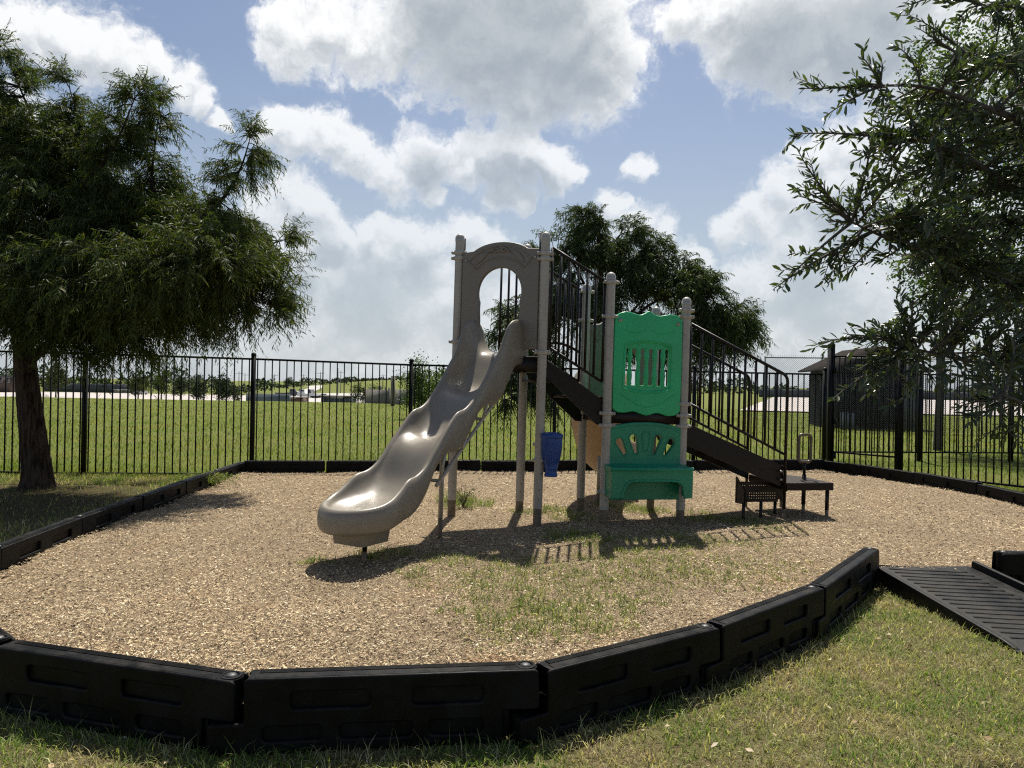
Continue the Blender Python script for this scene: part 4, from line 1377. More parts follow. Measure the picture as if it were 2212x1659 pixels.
# ------------------------------------------------ stairs and railings
def stair(pa, pb, za, zb_, n, ext, name):
    """stringers and treads from pa (height za) to pb (height zb_), DEP wide"""
    run = (pb - pa); Lr = run.length; du = run.normalized()
    st = None
    for s in (0.035, DEP - 0.035):
        o0 = pa + EV * s
        hgt = .235
        pts = [(0.0, za + .02), (Lr, zb_ + .02), (Lr, zb_ + .02 - hgt), (0.05, za + .02 - hgt - .02)]
        if name == 'upper':
            pts = [(-.02, za + .02), (Lr - .03, zb_ + .05), (Lr - .03, zb_ - .20), (Lr - .10, zb_ - .20), (.10, za - .24), (-.02, za - .13)]
        me = plate('stringer', pts, (), .012, .002, 1)
        o = link('stringer', xform(me, basis(o0, du, UP, Vector((du.y, -du.x, 0)))), M['brown'], play)
        if st is None: st = o
    for k in range(n):
        t = (k + .5) / n
        c = pa + du * (Lr * t) + EV * (DEP / 2); z = za + (zb_ - za) * ((k + 1) / (n + 1)) - .07
        a_ = Acc(); a_.box((c.x, c.y, z - .015), (Lr / n * 1.15, DEP - .09, .03), ANG); a_.build('tread', M['deck'], play)
    return st
def railing(pa, pb, zt, zb_, nbar, mid=None, post_down=None, r=.0165):
    """top and bottom rail between two plan points; zt, zb_ heights at both ends"""
    du = (pb - pa).normalized(); Lr = (pb - pa).length
    top0, top1 = pa + UP*zt[0], pb + UP*zt[1]
    bot0, bot1 = pa + UP*zb_[0], pb + UP*zb_[1]
    a_ = Acc()
    if post_down is not None:
        bend = []
        sl = (top1 - top0).normalized()
        for t in np.linspace(0, 1, 6):
            a0, a1, a2 = top1 - sl * .07, top1, top1 - UP * .07
            bend.append(a0 * (1-t)**2 + a1 * 2*t*(1-t) + a2 * t*t)
        a_.tube([top0] + bend + [pb + UP * (post_down + .14)], r * 1.05, 10)
    else:
        a_.tube([top0, top1], r, 8)
        a_.tube([top1 - UP*.0, bot1], r * .9, 8)
    a_.tube([top0, bot0], r * .9, 8)
    a_.tube([bot0, bot1], r * .9, 8)
    o = a_.build('railing', M['brown'], play, True)
    for k in range(nbar):
        t = (k + 1) / (nbar + 1)
        p_, q_ = top0 + (top1 - top0) * t, bot0 + (bot1 - bot0) * t
        a_ = Acc(); a_.tube([q_, p_], .0135, 8); a_.build('bar', M['brown'], o, True)
    if post_down is not None:
        a_ = Acc(); a_.tube([pb + UP * (post_down - .1), pb + UP * (post_down + .14)], r, 10); a_.build('rail_foot', M['post_foot'], o)
    return o
stair(FR, L1, ZD1, ZD2 + .02, 2, 0, 'upper')
ua, ub = FR + EU * .075, L1 - EU * .065
for s in (0, 1):
    off = EV * (DEP * s)
    railing(ua + off, ub + off, (zpx(1195, 536, ua), zpx(1308, 607, ub)), (zpx(1186, 752, ua), zpx(1303, 824, ub)), 5)
SE = FR + EU * 2.80
se_px = SE
stair(L2, SE, 1.20, .72, 4, 0, 'lower')
la, lb = L2 + EU * .06, SE
for s in (0, 1):
    off = EV * (DEP * s)
    railing(la + off, lb + off, (zpx(1510, 697, la), zpx(1684, 806, lb)), (zpx(1506, 868, la), zpx(1675, 976, lb)), 8, post_down=G)

# ------------------------------------------------ transfer platform and apron
TZ = zpx(1730, 1036, SE + EU * .3 - EV * .02)
pf = [SE + EU * .015 - EV*.02, SE + EU * .60 - EV * .02, SE + EU * .60 + EV * .52, SE + EU * .45 + EV * .74, SE + EU * .015 + EV * .74]
slab('transfer_platform', [(p.x, p.y) for p in pf], TZ - .085, TZ, M['deck'])
tpf = [o for o in play.children if o.name.startswith('transfer_platform')][0]
for p in (SE + EU * .56 + EV * .03, SE + EU * .42 + EV * .68):
    a_ = Acc(); a_.tube([p + UP*(G + .12), p + UP*(TZ - .085)], .021, 12); a_.build('leg', M['brown'], tpf, True)
    a_ = Acc(); a_.tube([p + UP*(G - .1), p + UP*(G + .12)], .020, 12); a_.build('leg_foot', M['post_foot'], tpf, True)
# perforated apron below the stair end
def perforated(o0, du, n_, Lw, z0, z1, nx, nz, hole, parent, cut=None):
    a_ = Acc(); dx, dz = Lw / nx, (z1 - z0) / nz
    nn = Vector((du.y, -du.x, 0)) * .0015
    for i in range(nx):
        for k in range(nz):
            cx0, cz0 = i * dx, z0 + k * dz
            if cut and cut(cx0 + dx/2, cz0 + dz/2): continue
            h = hole(i, k)
            oc = [(cx0, cz0), (cx0 + dx, cz0), (cx0 + dx, cz0 + dz), (cx0, cz0 + dz)]
            def W3(p): return o0 + du * p[0] + UP * p[1]
            if h <= 0:
                a_.add([W3(p) for p in oc], [[0, 1, 2, 3]])
            else:
                cc = (cx0 + dx/2, cz0 + dz/2)
                ic = [(cc[0] - h, cc[1] - h), (cc[0] + h, cc[1] - h), (cc[0] + h, cc[1] + h), (cc[0] - h, cc[1] + h)]
                a_.add([W3(p) for p in oc] + [W3(p) for p in ic], [[0,1,5,4],[1,2,6,5],[2,3,7,6],[3,0,4,7]])
    return a_.build('perforated_panel', M['brown'], parent)
AP = SE - EU * .44 + EV * .24
hole = lambda i, k: .0034 if (k in (1, 2, 3, 6) and 1 <= i < 17) else 0
perforated(AP, EU, EV, .70, .315, TZ - .02, 24, 8, hole, play, lambda x, z: (x - .50) > (z - .315) * 1.15 + .0 and z < .49)
# side wings of the step
w0, w1 = SE - EU * .50 - EV * .02, SE - EU * .42 + EV * .30
pts3 = [(w0, .33), (w1, .30), (w1, TZ + .04), (w0, TZ - .08)]
a_ = Acc()
for oo in (0, .012):
    a_.add([p + UP * z + EU * oo for p, z in pts3], [[0, 1, 2, 3]])
a_.build('step_wing', M['deck'], play)
for p in (SE - EU * .48 + EV * .02, SE - EU * .22 + EV * .10, SE + EU * .10 + EV * .32):
    a_ = Acc(); a_.tube([p + UP*(G - .1), p + UP*(.34)], .019, 10); a_.build('leg', M['brown'], play, True)
0 and slab('transfer_step', [(q.x, q.y) for q in (SE - EU*.50 - EV*.0, SE - EU*.02 - EV*.0, SE - EU*.0 + EV*.30, SE - EU*.42 + EV*.30)], .50, .53, M['deck'])
# bracket bolts at the stair end
for z in (.60, .69):
    c = SE - EU * .055 + UP * z - EV * .0
    a_ = Acc(); a_.tube([c - EV*.02, c + EV*.01], .013, 10); a_.build('bolt', M['bolt'], play)

# handle loop
hp = SE + EU * .34 + EV * .30
hp = PY(1736, 1020, hp.y); hp.z = 0
hz0, hz1 = zpx(1737, 991, hp), zpx(1738, 932, hp)
hw_ = .078
loop2d = rounded([(-hw_, hz0), (hw_, hz0), (hw_, hz1), (-hw_, hz1)], .045, 6)
lp = [hp + EU * x + UP * z for x, z in loop2d]; lp.append(lp[0]); lp.append(lp[1])
a_ = Acc(); a_.tube(lp, .0165, 10, False)
hl = a_.build('handle_loop', M['galv'], play, True); hl.data.materials[0] = pmat('worn_brown_handle', (0.11, 0.085, 0.055), 0.35, 0.2, 12.0)
a_ = Acc(); a_.tube([hp + UP*(G + .14), hp + UP*(.62)], .024, 10); a_.tube([hp + UP*.62, hp + UP*hz0], .017, 10); a_.build('stem', M['brown'], hl, True)
a_ = Acc(); a_.tube([hp + UP*(G - .1), hp + UP*(G + .14)], .019, 10); a_.build('stem_foot', M['post_foot'], hl, True)

# ------------------------------------------------ green window panel
dirv = EU; nrm = -EV
mid = (L1 + L2) / 2
Wd = (L2 - L1).length - 2*PR - .005
pz0, pz1 = zpx(1408, 892, L1), zpx(1410, 676, L1)
Hh = pz1 - pz0
def wavy(n=60):
    pts = []
    w2 = Wd / 2
    top = [(-w2, -.045), (-w2*.82, .005), (-w2*.62, .018), (-w2*.30, -.008), (-w2*.12, .012), (0, .036), (w2*.12, .012), (w2*.30, -.008), (w2*.62, .012), (w2*.85, .0), (w2, -.055)]
    bot = [(w2, .03), (w2*.86, -.012), (w2*.62, -.022), (w2*.32, .005), (w2*.12, -.012), (0, -.022), (-w2*.12, -.014), (-w2*.38, .016), (-w2*.62, .004), (-w2*.86, .008), (-w2, .05)]
    t_ = [(p[0], Hh + p[1]) for p in catmull(top, 6)]
    b_ = [(p[0], p[1]) for p in catmull(bot, 6)]
    return t_ + [(w2 + .006, Hh * .5)] + b_ + [(-w2 - .004, Hh * .5)]
# opening
ox, oz0, oz1 = Wd * .315, Hh * .262, Hh * .705
open_ = [(-ox - .012, oz0)] + [(-ox, oz1 - .03)] + [(x, oz1 - .03 + .04 * (1 - (x / ox) ** 2)) for x in np.linspace(-ox * .96, ox * .96, 13)] + [(ox, oz1 - .03), (ox + .004, oz0)] + \
        [(x, oz0 - .035 * (1 - (x / ox) ** 2)) for x in np.linspace(ox * .96, -ox * .96, 13)]
me = plate('window_panel', wavy(), [open_], .060, .013, 3)
m4 = basis(mid + UP * pz0, dirv, UP, nrm)
wp = link('window_panel', xform(me, m4), M['green'], play); smooth_by_angle(wp, 45)
def green_relief(pts, z, dep, bev, name='relief'):
    me = plate(name, pts, (), dep, bev, 2)
    q = link(name, xform(me, basis(mid + UP * pz0 + nrm * z, dirv, UP, nrm)), M['green'], wp); smooth_by_angle(q, 50); return q
# raised rim round the opening
rim_o = [(x * 1.13, (z - (oz0 + oz1) / 2) * 1.11 + (oz0 + oz1) / 2) for x, z in open_]
rim_i = [(x * 1.065, (z - (oz0 + oz1) / 2) * 1.06 + (oz0 + oz1) / 2) for x, z in open_]
me = plate('rim', rim_o, [rim_i], .016, .006, 2)
q = link('window_rim', xform(me, basis(mid + UP * pz0 + nrm * .030, dirv, UP, nrm)), M['green'], wp); smooth_by_angle(q, 50)
# header and sill behind the balusters
green_relief([(-ox - .01, oz1 - .055), (ox + .01, oz1 - .055), (ox + .01, oz1 - .020)] + [(x, oz1 - .02 + .04 * (1 - (x/ox)**2)) for x in np.linspace(ox, -ox, 9)], -.004, .034, .006, 'header')
green_relief([(-ox - .016, oz0 + .02), (ox + .012, oz0 + .02)] + [(x, oz0 - .045 * (1 - (x/ox)**2) - .004) for x in np.linspace(ox, -ox, 9)], -.004, .036, .006, 'sill')
# swags above and a scalloped drop below the opening
for s in (-1, 1):
    pth = [mid + UP * (pz0 + Hh * (.845 - .035 * math.sin(math.pi * t))) + dirv * (s * (.02 + .27 * t)) + nrm * .029 for t in np.linspace(0, 1, 10)]
    a_ = Acc(); a_.tube(pth, [.002] + [.006] * 8 + [.002], 8); a_.build('relief_swag', M['green'], wp, True)
pth = [mid + UP * (pz0 + Hh * (.20 - .135 * math.sin(math.pi * t) ** 1.4)) + dirv * (-.33 + .66 * t) + nrm * .029 for t in np.linspace(0, 1, 18)]
a_ = Acc(); a_.tube(pth, [.002] + [.007] * 16 + [.002], 8); a_.build('relief_swag', M['green'], wp, True)
bal_prof = [(.024, 0), (.026, .012), (.019, .022), (.026, .030), (.024, .045), (.0215, .06), (.025, .09), (.0275, .13), (.024, .18), (.018, .215), (.0165, .235), (.021, .245), (.021, .252), (.0165, .262), (.018, .285), (.025, .335), (.0275, .365), (.0265, .395), (.021, .41), (.025, .416), (.021, .424), (.024, .45), (.026, .458), (.018, .47), (.025, .482), (.024, .50)]
hb = oz1 - oz0 - .02
ba = Acc(); ba.lathe((0, 0, 0), [(r_, z * hb / .50) for r_, z in bal_prof], 18)
BAL = ba.mesh('baluster'); BAL.materials.append(M['green']); BAL.polygons.foreach_set('use_smooth', np.ones(len(BAL.polygons), dtype=bool))
for k in range(5):
    c = mid + dirv * (ox * 2 * (k - 2) * .195 - .006) + UP * (pz0 + oz0 + .005) + nrm * (-.004)
    o = inst('baluster', BAL, wp, c); o.matrix_parent_inverse = Matrix.Identity(4)
for (sx, zz) in ((-1, Hh - .075), (1, Hh - .085)):
    c = mid + dirv * (sx * (Wd/2 - .055)) + UP * (pz0 + zz) + nrm * .028
    a_ = Acc(); a_.tube([c, c + nrm * .012], .019, 14); a_.build('bolt', M['bolt'], wp)
# grey arm between post and panel
a_ = Acc(); c = L1 + UP * zpx(1318, 684, L1); a_.tube([c, c + EU * .16], .018, 8); a_.build('bracket', M['clamp'], play, True)

# ------------------------------------------------ green bench panel
bm0 = zpx(1408, 1008, L1) ; bz1 = zpx(1408, 911, L1) ; bz_sh = zpx(1325, 922, L1)
Wb = (L2 - L1).length - PR * .4
seat_z = zpx(1410, 1006, L1 - EV*.05)
bot_z = zpx(1410, 1078, L1 - EV * .22)
bh = bz1 - bot_z
sz_ = seat_z - bot_z
xs = np.linspace(-Wb/2, Wb/2, 17)
outl = [(-Wb/2, -.045)] + [(x, (bz1 - bot_z) - (bz1 - bz_sh) * (abs(x) / (Wb/2)) ** 2.2) for x in xs] + [(Wb/2, -.045)]
outl = [outl[0]] + rounded(outl[1:3], 0)[:0] + outl[1:]
def petal(cx, cz, ang, l=.155, w0=.019, w1=.038):
    pts = []
    for t in np.linspace(math.pi, 2*math.pi, 8):
        pts.append((w0 * math.cos(t), w0 * math.sin(t)))
    for t in np.linspace(0, math.pi, 10):
        pts.append((w1 * math.cos(t), l + w1 * math.sin(t)))
    c_, s_ = math.cos(ang), math.sin(ang)
    return [(cx + x * c_ - y * s_, cz + x * s_ + y * c_) for x, y in pts]
pz = sz_ + .135
petals = [petal(-.225, pz - .012, .50, .135), petal(-.10, pz, .26, .15), None, petal(.10, pz, -.26, .15), petal(.225, pz - .012, -.50, .135)]
me = plate('bench_panel', outl, [p for p in petals if p], .058, .012, 3)
bmid = (L1 + L2) / 2
bp_ = link('bench_panel', xform(me, basis(bmid + UP * bot_z, EU, UP, -EV)), M['green2'], play); smooth_by_angle(bp_, 45)
def ring_relief(pts, k=1.0, w=.012, name='petal_rim'):
    c = np.mean(np.array(pts), 0)
    o_, i_ = [], []
    n_ = len(pts)
    for j in range(n_):
        a, b2 = np.array(pts[j-1]), np.array(pts[(j+1) % n_])
        t = b2 - a; t = t / (np.linalg.norm(t) + 1e-9)
        nn = np.array([t[1], -t[0]])
        o_.append(tuple(np.array(pts[j]) + nn * (w + .004))); i_.append(tuple(np.array(pts[j]) + nn * .004))
    me = plate(name, o_, [i_], .014, .004, 2)
    q = link(name, xform(me, basis(bmid + UP * bot_z - EV * .029, EU, UP, -EV)), M['green2'], bp_); smooth_by_angle(q, 50)
for p in petals:
    if p: ring_relief(p)
blind = petal(0, pz + .035, 0.0, .135)
ring_relief(blind)
me = plate('blind_petal', blind, (), .010, .003, 2)
link('blind_petal', xform(me, basis(bmid + UP * bot_z - EV * .029, EU, UP, -EV)), M['green2'], bp_)
# raised edge line round the back
edge = [(x * .955, (bz1 - bot_z) - .03 - (bz1 - bz_sh) * (abs(x) / (Wb/2)) ** 2.2) for x in xs]
a_ = Acc(); a_.tube([bmid + UP * (bot_z + z) + EU * x - EV * .029 for x, z in [(edge[0][0], sz_ + .03)] + edge + [(edge[-1][0], sz_ + .03)]], .005, 6)
a_.build('edge_bead', M['green2'], bp_, True)
# seat box: profile across depth, swept along the width
sd = .235
Ws = Wb + .05
front = rounded([(-Ws/2, 0.0), (-Ws/2, sz_ - .028), (Ws/2, sz_ - .028), (Ws/2, 0.0), (Ws*.40, 0.0), (Ws*.36, sz_*.42), (Ws*.28, sz_*.53), (-Ws*.24, sz_*.53), (-Ws*.31, sz_*.42), (-Ws*.38, 0.0)],
                [.004, .03, .03, .02, .01, .07, .06, .06, .07, .01], 5)
me = plate('apron', front, (), .028, .008, 2)
ap = link('apron', xform(me, basis(bmid + UP * bot_z - EV * (sd - .012), EU, UP, -EV)), M['green2'], bp_); smooth_by_angle(ap, 45)
# rolled rim of the arch cut-out
rim = [(-Ws*.385, -.004), (-Ws*.33, sz_*.40), (-Ws*.295, sz_*.50), (-Ws*.24, sz_*.555), (0, sz_*.56), (Ws*.27, sz_*.555), (Ws*.345, sz_*.50), (Ws*.375, sz_*.38), (Ws*.402, -.004)]
rim = catmull(rim, 5)
a_ = Acc(); a_.tube([bmid + UP * (bot_z + p[1] + .004) + EU * p[0] - EV * (sd + .002) for p in rim], .014, 10); a_.build('arch_rim', M['green2'], bp_, True)
# seat top with rolled front edge
prof = [(.03, sz_ + .018), (.06, sz_ + .004), (sd * .6, sz_ - .003), (sd - .005, sz_ + .002), (sd + .018, sz_ - .006), (sd + .024, sz_ - .022), (sd + .016, sz_ - .036), (sd - .01, sz_ - .040), (.03, sz_ - .038)]
a_ = Acc()
nst = 20
ring_v = []
for i in range(nst + 1):
    t = i / nst; x = -Ws/2 - .008 + (Ws + .016) * t
    bulge = .012 * math.sin(math.pi * t) - .02 * (max(0, abs(2*t - 1) - .9) / .1) ** 2
    for (d_, z) in prof:
        c = bmid + UP * (bot_z + z) + EU * x - EV * (d_ + (bulge if d_ > .1 else 0))
        ring_v.append(tuple(c))
m_ = len(prof)
qd = [[i*m_ + k, i*m_ + (k+1) % m_, (i+1)*m_ + (k+1) % m_, (i+1)*m_ + k] for i in range(nst) for k in range(m_)]
a_.add(ring_v, qd)
a_.add([ring_v[k] for k in range(m_)] + [ring_v[nst*m_ + k] for k in range(m_)])
a_.q.append(np.array([[0, 1, 2, 8], [2, 3, 7, 8], [3, 4, 6, 7], [8 - 0, 0, 1, 2]][:3]) + a_.n - 2*m_)
a_.q.append(np.array([[8, 2, 1, 0], [8, 7, 3, 2], [7, 6, 4, 3]]) + a_.n - m_)
st_ = a_.build('seat', M['green2'], bp_); smooth_by_angle(st_, 40)
for s in (-1, 1):
    me = plate('cheek', rounded([(0, 0.0), (0, sz_ - .03), (sd - .02, sz_ - .03), (sd - .02, 0.0)], [.002, .002, .01, .03], 3), (), .03, .006, 2)
    c = bmid + EU * (s * (Ws/2 - .016)) + UP * bot_z
    q = link('cheek', xform(me, basis(c, -EV, UP, EU)), M['green2'], bp_); smooth_by_angle(q, 45)

# ------------------------------------------------ blue drum
dc = PY(1189, 980, (FR - EV * .02).y - .02)
dz1, dz0 = PY(1189, 936, dc.y).z, PY(1182, 1030, dc.y).z
dh = dz1 - dz0
sc_d = PY(1213, 940, dc.y).x - PY(1189, 940, dc.y).x
prof = [(.001, 0), (.58, 0), (.60, .02), (.60, .055), (.555, .065), (.545, .16), (.58, .172), (.60, .19), (.585, .205), (.60, .225), (.60, .24), (.70, .31), (.80, .44), (.89, .60), (.945, .76), (.96, .86), (.955, .895)]
a_ = Acc(); a_.lathe((dc.x, dc.y, dz0), [(r_ * sc_d, z * dh) for r_, z in prof], 40)
dr = a_.build('drum', M['blue'], play, True); dr['label'] = 'blue conga drum fixed to the front post'
a_ = Acc(); a_.lathe((dc.x, dc.y, dz0), [(r_ * sc_d, z * dh) for r_, z in [(.95, .885), (1.0, .89), (1.03, .91), (1.03, .945), (1.0, .962), (.95, .975), (.86, .992), (.5, 1.012), (.001, 1.018)]], 40); smooth_by_angle(a_.build('drum_head', M['blue'], dr), 50)
for k in range(28):
    t = k / 28 * 2 * math.pi
    a_ = Acc()
    pth = [(dc.x + math.cos(t) * r_ * sc_d, dc.y + math.sin(t) * r_ * sc_d, dz0 + z * dh) for r_, z in [(.70, .31), (.805, .44), (.893, .60), (.947, .80)]]
    a_.tube(pth, [.0015, .004, .0045, .003], 5); a_.build('stave_ridge', M['blue'], dr, True)
for z in (dz0 + dh * .72, dz0 + dh * .36):
    c = Vector((FR.x, FR.y, z)); a_ = Acc(); a_.tube([c - EU*.07, Vector((dc.x, dc.y, z))], .018, 8); a_.build('bracket', M['clamp'], dr, True)

# ------------------------------------------------ wavy slide
fdir = (FR - FL).normalized(); sdir = Matrix.Rotation(-.062, 3, 'Z') @ Vector((fdir.y, -fdir.x, 0)); fdir = Vector((-sdir.y, sdir.x, 0))          # away from the deck, to the viewer
O = (FL + FR) / 2 + sdir * .015
lip = PY(789, 1150, 5.05); 
S_END = 2.02
RAD = .29
S_k = [-.10, 0, .12, .25, .36, .48, .60, .75, .95, 1.08, 1.25, 1.40, 1.60, 1.72, 1.90, 2.02, 2.32]
Z_k = [1.865, 1.862, 1.83, 1.665, 1.525, 1.46, 1.455, 1.385, 1.15, 1.055, 1.035, .955, .69, .60, .550, .520, .482]
R_s = [-.10, -.07, -.03, .03, .10, .17, .25, .33, .42, .50, .65, .85, .97, 1.10, 1.20, 1.40, 1.55, 1.68, 1.82, 1.92, 2.08, 2.32]
R_k = [2.12, 2.17, 2.20, 2.21, 2.205, 2.185, 2.125, 1.99, 1.845, 1.755, 1.58, 1.385, 1.315, 1.28, 1.20, 1.005, .855, .785, .755, .69, .61, .562]
HW_s = [-.1, .0, .2, .5, 1.0, 1.5, 2.02]
HW_k = [.258, .265, .262, .252, .245, .255, .29]
zbed = lambda s: interp(S_k, Z_k, s)
hrim = lambda s: interp(R_s, R_k, s) - interp(S_k, Z_k, s)
hwid = lambda s: interp(HW_s, HW_k, s)
cross = [(0, 0, 0), (.20, 0, .003), (.36, 0, .009), (.50, .02, .018), (.62, .09, .024), (.72, .23, .02), (.79, .43, .01), (.84, .64, .0), (.88, .83, 0), (.922, .95, 0), (.975, 1.0, 0), (1.03, .97, 0), (1.085, .86, -.012), (1.12, .62, -.034), (1.13, .34, -.058), (1.115, .08, -.084), (1.07, 0, -.106), (.99, 0, -.115), (.88, 0, -.108), (.6, 0, -.08), (0, 0, -.075)]
stations = []
for s in np.linspace(-.10, S_END, 70):
    stations.append((O + sdir * s, O + sdir * s - fdir * hwid(s), s, s))
nA = 36
for k in range(1, nA):
    a = math.pi * k / nA
    c0 = O + sdir * S_END
    rim_p = c0 - fdir * (math.cos(a) * RAD) + sdir * (math.sin(a) * RAD * 1.15)
    stations.append((c0, rim_p, S_END, S_END + math.sin(a) * RAD * 1.02))
for s in np.linspace(S_END, -.10, 70):
    stations.append((O + sdir * s, O + sdir * s + fdir * hwid(s), s, s))
V_, m_ = [], len(cross)
for (c, rp, s_in, s_out) in stations:
    for (f, hf, dz) in cross:
        p = c + (rp - c) * f
        s_loc = s_in + (s_out - s_in) * min(f, 1.0)
        hr = hrim(s_out)
        z = zbed(s_loc) + dz + hf * hr
        if hf == 0 and dz < -.05: z = zbed(s_loc) + dz - .0
        V_.append((p.x, p.y, z))
n_st = len(stations)
Q_ = [[i*m_ + k, (i+1)*m_ + k, (i+1)*m_ + k + 1, i*m_ + k + 1] for i in range(n_st - 1) for k in range(m_ - 1)]
me = np_mesh('slide', V_, Q_)
bm = bmesh.new(); bm.from_mesh(me)
bmesh.ops.remove_doubles(bm, verts=bm.verts, dist=.0004)
bmesh.ops.recalc_face_normals(bm, faces=bm.faces)
bm.to_mesh(me); bm.free()
slide = link('slide', me, M['slide'], play, True)
me.materials.append(M['slide_under'])
sub = slide.modifiers.new('subd', 'SUBSURF'); sub.levels = 1; sub.render_levels = 1
slide['label'] = 'beige double wave slide facing the viewer'
# foot box under the exit
bc = O + sdir * (S_END + .02); zb1 = zbed(S_END) - .06; zb0 = zpx(789, 1188, O + sdir * (S_END + .22))
def ringp(hw, d0, d1, z):
    loc = rounded([(-hw, d0), (hw, d0), (hw * .93, d1), (-hw * .93, d1)], .05, 5)
    return [O + fdir * x + sdir * (S_END + y) + UP * z for x, y in loc]
r0_, r1_ = ringp(.165, -.14, .185, zb0), ringp(.18, -.16, .215, zb1)
a_ = Acc(); nn_ = len(r0_)
a_.add([tuple(p) for p in r0_ + r1_] + [tuple(sum(r0_, Vector()) / nn_)], [[k, (k+1) % nn_, nn_ + (k+1) % nn_, nn_ + k] for k in range(nn_)], [[2*nn_, (k+1) % nn_, k] for k in range(nn_)])
fb = a_.build('foot_box', M['slide'], slide); smooth_by_angle(fb, 40)
fp = PY(787, 1200, (O + sdir * (S_END + .10)).y); fp.z = 0
a_ = Acc(); a_.tube([fp + UP*(zb0 + .04), fp + UP*(zb0 - .06)], .019, 12); a_.build('foot_post', M['brown'], slide, True)
a_ = Acc(); a_.tube([fp + UP*(zb0 - .06), fp + UP*(G - .1)], .0185, 12); a_.build('foot_post_base', M['post_foot'], slide, True)
# steel frame below the chute: two rails with cross ties and a leg
for sg in (-1, 1):
    pth = []
    for s in np.linspace(.25, 1.35, 24):
        zl = 1.65 - (s - .25) * .76
        pth.append(O + sdir * s + fdir * (sg * .22) + UP * (zl - .16))
    a_ = Acc(); a_.tube(pth, .017, 8); fr = a_.build('support_rail', M['post'], slide, True)
for s in (.30, .62, .98, 1.30):
    zl = 1.65 - (s - .25) * .76 - .16
    a_ = Acc(); a_.tube([O + sdir*s - fdir*.22 + UP*zl, O + sdir*s + fdir*.22 + UP*zl], .015, 8)
    a_.tube([O + sdir*s + fdir*.22 + UP*zl, O + sdir*s + fdir*.27 + UP*(zbed(s) - .09)], .013, 8)
    a_.build('cross_tie', M['post'], slide, True)
lp_ = P(950, 1160, G); lp_ = Vector((lp_.x, lp_.y, 0))
s_l = (lp_ - O).dot(sdir)
ztop_ = zbed(s_l) - .05
a_ = Acc(); a_.tube([lp_ + UP*(G + .16), lp_ + UP*ztop_], .022, 12); a_.build('slide_leg', M['post'], slide, True)
a_ = Acc(); a_.tube([lp_ + UP*(G - .1), lp_ + UP*(G + .16)], .021, 12); a_.build('slide_leg_foot', M['post_foot'], slide, True)

# ------------------------------------------------ tan curved chute behind the low deck
cc = (L1b + L2b) / 2
c_dir = EV
path, zz = [], []
for t in np.linspace(0, 1, 26):
    a = t * math.radians(62)
    R_ = 1.35
    # curves to the right while it drops
    p = cc + EV * (.05 + R_ * math.sin(a)) + EU * (-.16 + .0 + R_ * (1 - math.cos(a)) * .95)
    tn = (EV * math.cos(a) + EU * math.sin(a)).normalized()
    z = interp([0, .12, .35, .65, .85, 1], [ZD2 + .0, ZD2 - .05, 1.02, .62, .48, .44], t)
    path.append((p, tn, z))
V_ = []
cr = [(-.27, .27), (-.295, .285), (-.31, .27), (-.315, .15), (-.305, .0), (-.27, -.10), (-.19, -.165), (-.08, -.19), (0, -.195), (.08, -.19), (.19, -.165), (.27, -.10), (.305, .0), (.315, .15), (.31, .27), (.295, .285), (.27, .27),
      (.255, .12), (.225, -.01), (.15, -.09), (0, -.12), (-.15, -.09), (-.225, -.01), (-.255, .12)]
for (p, tn, z) in path:
    n_ = Vector((tn.y, -tn.x, 0))
    for (x, h) in cr:
        q_ = p + n_ * x + UP * (z + .12 + h)
        V_.append(tuple(q_))
m_ = len(cr)
Q_ = [[i*m_ + k, i*m_ + (k+1) % m_, (i+1)*m_ + (k+1) % m_, (i+1)*m_ + k] for i in range(len(path) - 1) for k in range(m_)]
me = np_mesh('curved_chute', V_, Q_)
bm = bmesh.new(); bm.from_mesh(me); bmesh.ops.recalc_face_normals(bm, faces=bm.faces); bm.to_mesh(me); bm.free()
chute = link('curved_chute', me, M['tan'], play, True); chute['label'] = 'tan plastic curved chute behind the low deck'
lpos = PY(1292, 1060, (L1b + EV * .55).y); lpos.z = 0
a_ = Acc(); a_.tube([lpos + UP*(G + .16), lpos + UP*.72], .022, 10); a_.build('chute_leg', M['post'], chute, True)
a_ = Acc(); a_.tube([lpos + UP*(G - .1), lpos + UP*(G + .16)], .021, 10); a_.build('chute_leg_foot', M['post_foot'], chute, True)
# ================================================================ trees
def unit(v):
    return v / (np.linalg.norm(v, axis=-1, keepdims=True) + 1e-9)

def strips(p, d, L, W, r, droop=0.35):
    """thin curved leaves: 1 quad and 1 triangle each"""
    n = len(p)
    s = unit(np.cross(d, unit(r.normal(size=(n, 3)))))
    L = L[:, None]; hw = W[:, None] / 2
    dn = np.array([0, 0, -1.0])
    p1 = p + d * L * .5 + dn * L * droop * .12
    p2 = p + d * L * .95 + dn * L * droop * .5
    v = np.stack([p - s*hw*.5, p + s*hw*.5, p1 - s*hw, p1 + s*hw, p2], 1).reshape(-1, 3)
    b = np.arange(n)[:, None] * 5
    return v, b + np.array([[0, 1, 3, 2]]), b + np.array([[2, 3, 4]])

